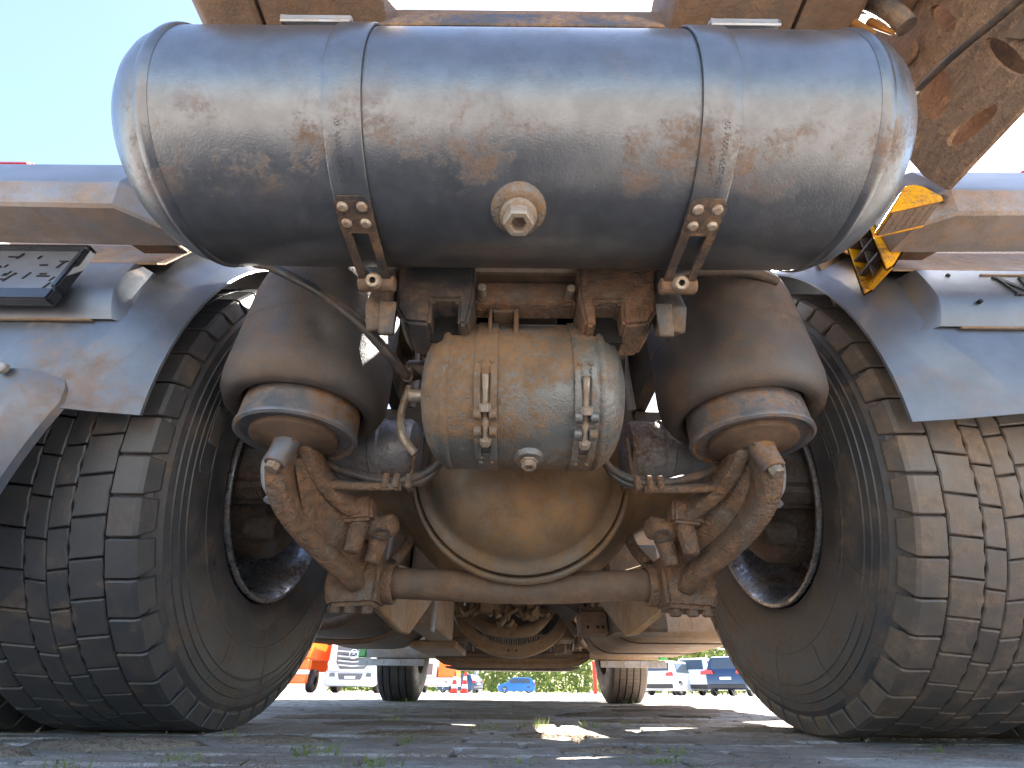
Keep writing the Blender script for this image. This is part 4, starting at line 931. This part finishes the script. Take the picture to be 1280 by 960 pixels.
for s in (-1, 1):
    X = lambda a: s*a
    a, b = sorted((X(.68), X(1.19)))
    u(a, b, 4.25, 4.262, .236, .284).build('spray_strip', 'alu_strip', truck, .003)
    for k in range(4):
        x = a+(b-a)*(.12+.25*k); MB().cyl((x, 4.2505, .262), (x, 4.243, .262), .009, 10, b=.001).build('strip_bolt', 'grey_metal', truck, 0, 40)
    a, b = sorted((X(.60), X(1.13)))
    m = MB().prism([(4.24, .290), (4.22, .34), (4.2, .45), (4.2, .80), (4.25, .80), (4.25, .46), (4.264, .290)], a, b, lambda p, q, d: (d, p, q)); m.build('front_mudguard', 'under_tan' if s > 0 else 'alu_strip', truck, .004)
    a, b = sorted((X(1.135), X(1.20)))
    u(a, b, 4.24, 4.30, .29, .75).build('cab_step', 'cab_green', truck, .01)
    m = MB().prism([(4.3, .32), (4.9, .62), (5.5, .32), (5.5, .36), (4.9, .66), (4.3, .36)], min(X(.38), X(.47)), max(X(.38), X(.47)), lambda p, q, d: (d, p, q)); m.build('leaf_spring', 'under_dark', truck, .004)
# cab above the front wheels (hidden from here, but it stands there)
cab = MB(); secs = []
for y, z0, z1, hw in ((4.15, 1.165, 3.55, 1.20), (4.25, 1.12, 3.72, 1.245), (5.9, 1.12, 3.78, 1.25), (6.12, 1.12, 2.9, 1.25), (6.25, 1.12, 2.0, 1.25)):
    secs.append([(-hw, y, z0), (hw, y, z0), (hw, y, z1-.2), (hw-.15, y, z1), (-hw+.15, y, z1), (-hw, y, z1-.2)])
cab.loft(secs).build('cab', 'cab_green', truck, .03, 40)
MB().prism([(-1.25, .42), (1.25, .42), (1.25, 1.10), (-1.25, 1.10)], 5.75, 6.3, lambda a, b, d: (a, d, b)).build('front_bumper', 'under_dark', truck, .05, segs=2)
u(-1.2, 1.2, 4.2, 5.74, 1.03, 1.118).build('cab_floor', 'under_dark', truck, .01)
for s in (-1, 1):
    a, b = sorted((s*1.2, s*1.25)); u(a, b, 4.3, 5.7, .75, 1.115).build('cab_skirt', 'cab_green', truck, .02)

# ================================================================ BACKGROUND
def car(loc, rz, paint, label, kind='hatch', group=None):
    c_ = thing('parked_car', label, 'car', loc, rz, group)
    # local: +Y forward, origin on the ground at the middle
    M = c_.matrix_basis.copy(); M = Matrix.Translation(loc) @ Matrix.Rotation(rz, 4, 'Z')
    if kind == 'hatch': Ln, hw, belt, roof, gc = 2.05, .88, .93, 1.47, .20
    else: Ln, hw, belt, roof, gc = 2.25, .93, 1.03, 1.66, .26
    prof = [(-Ln, .55), (-Ln-.0+.02, .88), (-Ln+.10, belt+.05), (-Ln+.42, roof-.06), (-Ln+.75, roof), (.15, roof), (.45, roof-.04), (1.10, belt+.03), (Ln-.25, belt-.10), (Ln, .72), (Ln+.02, .40), (Ln-.15, gc), (-Ln+.15, gc), (-Ln, .35)]
    secs = []
    def wd(z): return 1.0 if z <= belt-.1 else 1.0-.24*min(1, (z-belt+.1)/(roof-belt+.1))
    for f, sh in ((-1, .93), (-.96, .985), (-.86, 1.0), (0, 1.0), (.86, 1.0), (.96, .985), (1, .93)):
        ring = []
        for y, z in prof:
            my = y*sh if abs(f) > .8 else y; mz = gc+(z-gc)*(sh if abs(f) > .9 else 1)
            ring.append(M @ Vector((f*hw*wd(z), my, mz)))
        secs.append(ring)
    MB().loft(secs).build('body', paint, c_, 0, 28)
    def patch(pts, name, material, th=.012):
        n = len(pts); V = [Vector(p) for p in pts]; nr = (V[1]-V[0]).cross(V[2]-V[0]).normalized()
        m = MB(); m.add([M @ (p-nr*.03) for p in V]+[M @ (p+nr*th) for p in V], [tuple(range(n))[::-1], tuple(range(n, 2*n))]+[(k, (k+1) % n, n+(k+1) % n, n+k) for k in range(n)])
        return m.build(name, material, c_, .004, 30)
    for s in (-1, 1):
        def sp(y, z): return (s*(hw*wd(z)+.004), y, z)
        q = [sp(-Ln+.55, belt+.03), sp(-.25, belt+.03), sp(-.25, roof-.10), sp(-Ln+.72, roof-.10)]; q2 = [sp(-.18, belt+.03), sp(.92, belt+.03), sp(.42, roof-.10), sp(-.18, roof-.10)]
        if s < 0: q, q2 = q[::-1], q2[::-1]
        patch(q, 'window', 'glass_dark'); patch(q2, 'window', 'glass_dark')
        for y in (-Ln+.72, Ln-.75):
            m = MB(); m.lathe([(.15, -.1), (.30, -.1), (.325, -.07), (.325, .07), (.30, .1), (.215, .105)], M @ Vector((s*(hw-.115), y, .325)), (M.to_3x3() @ Vector((s, 0, 0))), 28); wh = m.build('wheel', 'plastic_black', c_, 0, 40)
            m = MB().lathe([(.215, .10), (.20, .108), (.19, .085), (.06, .095), (1e-5, .095)], M @ Vector((s*(hw-.115), y, .325)), (M.to_3x3() @ Vector((s, 0, 0))), 28); m.build('rim', 'wheel_alloy', c_, 0, 40)
            m = MB()
            for k in range(5):
                A = M @ Matrix.Translation((s*(hw-.018), y, .325)) @ Matrix.Rotation(2*PI*k/5, 4, 'X'); m.box(-.012, .012, -.05, .05, .07, .195, A)
            m.build('rim_gap', 'plastic_black', c_, 0, 20)
        tl_ = [(s*hw*.55, -Ln-.005, belt-.13), (s*hw*.985, -Ln+.06, belt-.13), (s*hw*.96, -Ln+.06, belt+.05), (s*hw*.60, -Ln-.0, belt+.01)]
        patch(tl_ if s > 0 else tl_[::-1], 'tail_light', 'red_lens', .05)
        hl = [(s*hw*.55, Ln-.02, .70), (s*hw*.97, Ln-.12, .72), (s*hw*.97, Ln-.22, .84), (s*hw*.6, Ln-.12, .82)]
        patch(hl[::-1] if s > 0 else hl, 'headlight', 'lamp_white', .04)
        m = MB(); m.box(s*(hw-.02)-.06, s*(hw-.02)+.10, .72, .82, belt+.02, belt+.14, M); m.build('mirror', paint, c_, .02)
    patch([(-hw*.70, -Ln+.14, belt+.09), (hw*.70, -Ln+.14, belt+.09), (hw*.62, -Ln+.40, roof-.10), (-hw*.62, -Ln+.40, roof-.10)], 'rear_window', 'glass_dark', .02)
    patch([(-hw*.62, .52, roof-.09), (hw*.62, .52, roof-.09), (hw*.74, 1.02, belt+.08), (-hw*.74, 1.02, belt+.08)], 'windscreen', 'glass_dark', .02)
    m = MB(); m.box(-hw*.9, hw*.9, -Ln-.03, -Ln+.1, .30, .48, M); m.build('rear_bumper', 'plastic_black', c_, .02)
    m = MB(); m.box(-.26, .26, -Ln-.028, -Ln+.02, .66, .77, M); m.build('number_plate', 'white_paint', c_, .005)
    return c_
cg = 'cars parked in the row to the right'
car((8.6, 29.0, 0), rad(-42), 'white_paint', 'small white hatchback, leftmost of the parked cars right of the front wheel', 'hatch')
car((10.55, 30.0, 0), rad(-38), 'white_paint', 'taller white car parked between the white hatchback and the dark car', 'suv')
car((11.55, 28.3, 0), rad(-36), 'navy_paint', 'dark blue car half hidden by the right rear tyre', 'suv')
car((.75, 62, 0), rad(90), 'blue_paint', 'small blue hatchback alone in front of the green hedge', 'hatch')
car((-4.6, 52, 0), rad(60), 'navy_paint', 'dark car behind the red and white traffic cone', 'hatch')

# heavy truck facing us with star emblem
def lorry_front(loc):
    x, y, _ = loc
    t = thing('parked_truck', 'white and grey heavy truck facing us beside the left front wheel', 'truck', loc)
    B = lambda a, b, c_, d, e, f: MB().box(x+a, x+b, y+c_, y+d, e, f)
    secs = []
    for yy, hw, z0, z1 in ((2.2, 1.22, .55, 3.4), (.25, 1.25, .55, 3.4), (.06, 1.22, .55, 3.0), (0, 1.15, .60, 1.95)):
        secs.append([(x-hw, y+yy, z0), (x+hw, y+yy, z0), (x+hw, y+yy, z1-.2), (x+hw-.2, y+yy, z1), (x-hw+.2, y+yy, z1), (x-hw, y+yy, z1-.2)])
    MB().loft(secs).build('cab', 'white_paint', t, .02, 40)
    B(-1.05, 1.05, -.02, .03, 2.02, 2.85).build('windscreen', 'glass_dark', t, .03)
    g = MB().prism([(-.88, 1.98), (.88, 1.98), (.82, 1.25), (.60, .98), (-.60, .98), (-.82, 1.25)], -.05, .02, lambda a, b, d: (x+a, y+d, b)).build('grille', 'grille_dark', t, .02)
    for k, z in enumerate((1.72, 1.50, 1.30, 1.12)):
        w_ = .84-.05*k
        MB().prism([(-w_, z), (0, z-.05), (w_, z), (w_, z+.07), (0, z+.02), (-w_, z+.07)], -.09, -.045, lambda a, b, d: (x+a, y+d, b)).build('grille_bar', 'silver_paint', g, .008)
        if k in (1, 2):
            for q in range(-6, 7):
                xx = q*.085; zz = z-.05+abs(xx)*.06; B(xx-.03, xx+.03, -.10, -.088, zz+.08, zz+.11).build('grille_slot', 'hole_black', g)
    em = MB(); em.lathe([(.20+.022*math.cos(a), .022*math.sin(a)) for a in (2*PI*k/8 for k in range(9))], (x, y-.10, 1.62), (0, 1, 0), 32)
    for k in range(3):
        a = PI/2+2*PI*k/3; d_ = Vector((math.cos(a), 0, math.sin(a))); n_ = Vector((-math.sin(a), 0, math.cos(a))); c0 = Vector((x, y-.10, 1.62))
        em.add([c0+n_*.035, c0-n_*.035, c0+d_*.195, c0+Vector((0, -.03, 0)), c0+Vector((0, .03, 0))], [(0, 2, 3), (2, 1, 3), (2, 0, 4), (1, 2, 4), (0, 3, 1), (0, 1, 4)])
    em.build('star_emblem', 'chrome', t, 0, 40)
    MB().prism([(-1.24, .92), (-.70, .86), (.70, .86), (1.24, .92), (1.24, .36), (1.1, .26), (-1.1, .26), (-1.24, .36)], -.12, .4, lambda a, b, d: (x+a, y+d, b)).build('bumper', 'silver_paint', t, .03)
    MB().prism([(-.62, .80), (.62, .80), (.52, .54), (-.52, .54)], -.135, -.10, lambda a, b, d: (x+a, y+d, b)).build('bumper_intake', 'grille_dark', t, .01)
    B(-.26, .26, -.15, -.136, .58, .69).build('number_plate', 'white_paint', t, .004)
    for s in (-1, 1):
        MB().prism([(.70, .98), (1.20, 1.10), (1.22, 1.32), (1.02, 1.26), (.82, 1.08)], -.08, .02, lambda a, b, d: (x+s*a, y+d, b)).build('headlight', 'lamp_white', t, .02)
        MB().prism([(.74, .66), (1.02, .66), (1.0, .82), (.78, .82)], -.14, -.10, lambda a, b, d: (x+s*a, y+d, b)).build('fog_lamp', 'glass_dark', t, .01)
        MB().lathe([(.2, -.15), (.48, -.15), (.5, -.12), (.5, .12), (.48, .15), (.2, .15)], (x+s*1.05, y+1.4, .5), (1, 0, 0), 32).build('wheel', 'plastic_black', t, 0, 40)
        MB().box(x+s*1.36-.1, x+s*1.36+.1, y-.02, y+.2, 2.0, 2.8).build('mirror', 'plastic_black', t, .03)
    B(-1.2, 1.2, 2.3, 8, .9, 3.6).build('load_body', 'orange_paint', t, .03)
lorry_front((-7.75, 27.2, 0))
def orange_truck(loc):
    x, y, _ = loc; t = thing('orange_truck', 'orange truck with pale band left of the facing grey truck', 'truck', loc)
    B = lambda a, b, c_, d, e, f: MB().box(x+a, x+b, y+c_, y+d, e, f)
    B(-1.25, 1.0, 0, 3.0, 1.35, 3.3).build('cab', 'orange_paint', t, .06)
    B(-1.25, 1.02, -.04, .5, .92, 1.34).build('cab_front', 'orange_paint', t, .04)
    B(-1.25, 1.03, -.06, .4, .72, .915).build('pale_band', 'white_paint', t, .02)
    B(-1.25, 1.02, -.05, .4, .35, .715).build('bumper', 'orange_paint', t, .04)
    B(-1.1, .8, -.01, .02, 2.0, 2.9).build('windscreen', 'glass_dark', t, .02)
    for s in (-1, 1):
        MB().lathe([(.2, -.15), (.46, -.15), (.48, -.12), (.48, .12), (.46, .15), (.2, .15)], (x+s*.95, y+1.2, .48), (1, 0, 0), 32).build('wheel', 'plastic_black', t, 0, 40)
    B(-.05, .14, -.07, -.05, 1.1, 1.2).build('headlight', 'lamp_white', t, .01)
    B(-1.2, 1.0, 3.05, 8, .9, 3.0).build('load_body', 'orange_paint', t, .04)
    return t
orange_truck((-10.6, 26.2, 0))
car((-11.0, 23.9, 0), rad(25), 'silver_paint', 'grey car at the edge of the left rear tyre, its wheel showing', 'hatch')
# orange skip truck between the front wheel and the cone
x, y = -5.3, 42
t = thing('skip_truck', 'grey flatbed truck carrying an orange box beside the left front wheel', 'truck', (x, y, 0))
MB().box(x-.1, x+1.25, y, y+4, 1.02, 2.1).build('orange_box', 'orange_paint', t, .03)
MB().box(x-1.6, x+1.3, y-.02, y+4, .45, 1.0).build('flatbed', 'silver_paint', t, .03)
MB().box(x-1.6, x-.25, y+.1, y+3, 1.01, 2.2).build('side_box', 'white_paint', t, .03)
MB().box(x-1.1, x-.55, y+.08, y+.11, 1.15, 1.9).build('side_door', 'grille_dark', t, .01)
MB().box(x+.35, x+.75, y-.05, y-.021, .62, .92).build('warning_panel', 'white_paint', t, .005)
MB().box(x+.42, x+.68, y-.06, y-.051, .66, .74).build('panel_mark', 'plastic_black', t)
for dx in (-1.1, .9):
    MB().lathe([(.1, -.12), (.36, -.12), (.38, -.1), (.38, .1), (.36, .12), (.1, .12)], (x+dx, y+.6, .38), (1, 0, 0), 28).build('wheel', 'plastic_black', t, 0, 40)
# traffic cones
for k, (cx_, cy_, h_, lab) in enumerate(((-2.95, 30.0, 1.0, 'tall red and white traffic cone, left of the pair'), (-2.42, 30.2, 1.0, 'tall red and white traffic cone, right of the pair'))):
    c_ = thing('traffic_cone', lab, 'traffic cone', (cx_, cy_, 0), 0, 'traffic cones on the bright yard')
    MB().box(cx_-.24, cx_+.24, cy_-.24, cy_+.24, 0, .05).build('cone_base', 'plastic_black', c_, .015)
    rr_ = lambda z: .17*(1-z/h_)+.035
    for i, (z0, z1) in enumerate(((.05, .25), (.25, .42), (.42, .62), (.62, .78), (.78, 1.0))):
        MB().lathe([(rr_(z0)+.002*(i % 2), z0), (rr_(z1)+.002*(i % 2), z1), (1e-4, z1)], (cx_, cy_, 0), (0, 0, 1), 24).build('cone_band', 'white_paint' if i % 2 else 'cone_red', c_, 0, 40)
# posts
def post(name, px, py_, h_, r_, material, label):
    p_ = thing(name, label, 'post', (px, py_, 0)); MB().cyl((px, py_, 0), (px, py_, h_), r_, 14, b=.01).build('shaft', material, p_, 0, 40)
    MB().box(px-r_*2, px+r_*2, py_-r_*2, py_+r_*2, 0, .04).build('foot', 'grey_metal', p_, .01)
post('marker_post', 6.7, 44, 2.2, .14, 'cone_red', 'red marker post left of the right front wheel')
post('lamp_post', -3.2, 52, 7, .14, 'grey_metal', 'grey post right of the traffic cones')
post('lamp_post', 8.1, 47, 6, .07, 'grey_metal', 'thin grey post between the right front wheel and the white hatchback')

# green hedge and trees closing the yard
def hedge(x0, x1, y0, dep, h0, h1, n, seed, name, label, sz):
    r = random.Random(seed); t = thing(name, label, 'hedge', ((x0+x1)/2, y0, 0)); m = MB(); V = []; F = []
    for k in range(n):
        x = r.uniform(x0, x1); hh = h0+(h1-h0)*(x-x0)/(x1-x0)
        z = hh*(1-r.random()**1.7*.98)*(1+.12*math.sin(x*1.3)+.08*math.sin(x*3.7))+.05; y = y0+dep*r.random()**1.5+.25*math.sin(x*2.1+z*3)
        s = sz*r.uniform(.6, 1.5); a, b = r.uniform(0, 6.28), r.uniform(-.9, .9); e = Vector((math.cos(a), math.sin(a)*.4, b)).normalized(); f = e.cross(Vector((r.uniform(-.6, .6), -1, r.uniform(-.2, .9)))).normalized()
        c_ = Vector((x, y, z)); o = len(V); V += [c_-e*s, c_+f*s*.45, c_+e*s, c_-f*s*.45]; F.append((o, o+1, o+2, o+3))
    m.v = V; m.f = F; me = D.meshes.new('foliage'); me.from_pydata([tuple(p) for p in V], [], F); me.materials.append(MATS['hedge_leaf'])
    o = D.objects.new('foliage', me); C.objects.link(o); o.parent = t; o.matrix_parent_inverse = t.matrix_basis.inverted()
    m = MB()
    for k in range(int((x1-x0)/.7)):
        x = x0+.7*k+r.uniform(-.2, .2); hh = h0+(h1-h0)*(x-x0)/(x1-x0)
        m.tube([(x, y0+.6, 0), (x+r.uniform(-.2, .2), y0+.7, hh*.5), (x+r.uniform(-.4, .4), y0+.8, hh*.9)], .05, 6, 2)
    m.build('stems', 'brown_steel', t, 0, 60)
hedge(-22, 13, 68, 4, 6.0, 7.0, 22000, 3, 'hedge', 'long sunlit green hedge behind the blue hatchback', .24)
hedge(8.5, 40, 52, 4, 5.5, 7.0, 20000, 4, 'hedge', 'bright yellow green trees and bushes behind the white parked cars', .22)

# weeds between the pavers
def tuft(x, y, n, h, spread, seed, label):
    r = random.Random(seed); m = MB()
    for k in range(n):
        a = r.uniform(0, 2*PI); d = r.random()*spread; b0 = Vector((x+d*math.cos(a), y+d*.7*math.sin(a), -.004)); ln = h*r.uniform(.45, 1.15); lean = Vector((math.cos(a), math.sin(a), 0))*ln*r.uniform(.1, .65)
        wv = Vector((-math.sin(a+.8), math.cos(a+.8), 0))*r.uniform(.0009, .0020); P = []
        for t in (0, .35, .7, 1.0):
            c_ = b0+lean*t*t+Vector((0, 0, ln*t*(1-.18*t))); P += [c_-wv*(1-t)*1.0, c_+wv*(1-t)*1.0+Vector((0, 0, .0002))]
        m.add(P, [(0, 1, 3, 2), (2, 3, 5, 4), (4, 5, 7, 6)])
    for k in range(n//6):
        a = r.uniform(0, 2*PI); d = r.random()*spread*1.3; c_ = Vector((x+d*math.cos(a), y+d*math.sin(a), h*r.uniform(.1, .4))); s = r.uniform(.003, .007)
        e = Vector((math.cos(a), math.sin(a), .3)).normalized()*s; f = e.cross(Vector((0, 0, 1))).normalized()*s*.6
        m.add([c_-e, c_+f, c_+e, c_-f], [(0, 1, 2, 3)])
    o = m.build('weed_tuft', 'grass_blade', None, 0, 60)
    tag(o, label, 'weed', 'weed tufts between the pavers'); return o
W = [(-.43, .733, 26, .016, .035, 'small weed tuft in the pavers at the lower left corner'), (-.289, .798, 34, .024, .045, 'grassy weed tuft in front of the left rear tyre'), (-.523, 1.08, 8, .03, .02, 'thin grass blades at the foot of the left rear tyre'),
     (-.499, .66, 12, .016, .03, 'few weed blades at the bottom edge, farthest left'), (-.191, .977, 24, .022, .042, 'sparse weeds on the pavers left of centre'), (-.077, 1.314, 26, .03, .04, 'weed clump on the pavers just left of the middle'),
     (-.178, .696, 22, .018, .035, 'weed tuft at the bottom edge left of centre'), (.043, 1.388, 30, .034, .05, 'bright weed clump in the middle below the domed axle cover'), (.222, .86, 34, .016, .05, 'spread green weed tuft right of centre'),
     (.165, .735, 36, .013, .045, 'low green weed tuft at the bottom edge right of centre'), (-.026, .692, 16, .016, .03, 'weed blades at the bottom edge in the middle'), (.178, 1.407, 18, .028, .025, 'weeds right of the bright clump in the middle'),
     (-.85, 4.55, 40, .05, .16, 'grass at the foot of the left front wheel'), (1.0, 4.5, 40, .05, .16, 'grass at the foot of the right front wheel'), (-.35, 1.6, 28, .03, .05, 'weeds on the pavers below the left suspension arm'),
     (.288, 1.523, 16, .02, .03, 'low weeds below the right suspension arm'), (.64, .93, 9, .015, .02, 'few weed blades in front of the right rear tyre'), (-.5, 2.4, 34, .03, .07, 'weeds farther back between the left wheels')]
for k, (x, y, n, h, sp2, lab) in enumerate(W): tuft(x, y, n, h, sp2, 40+k, lab)
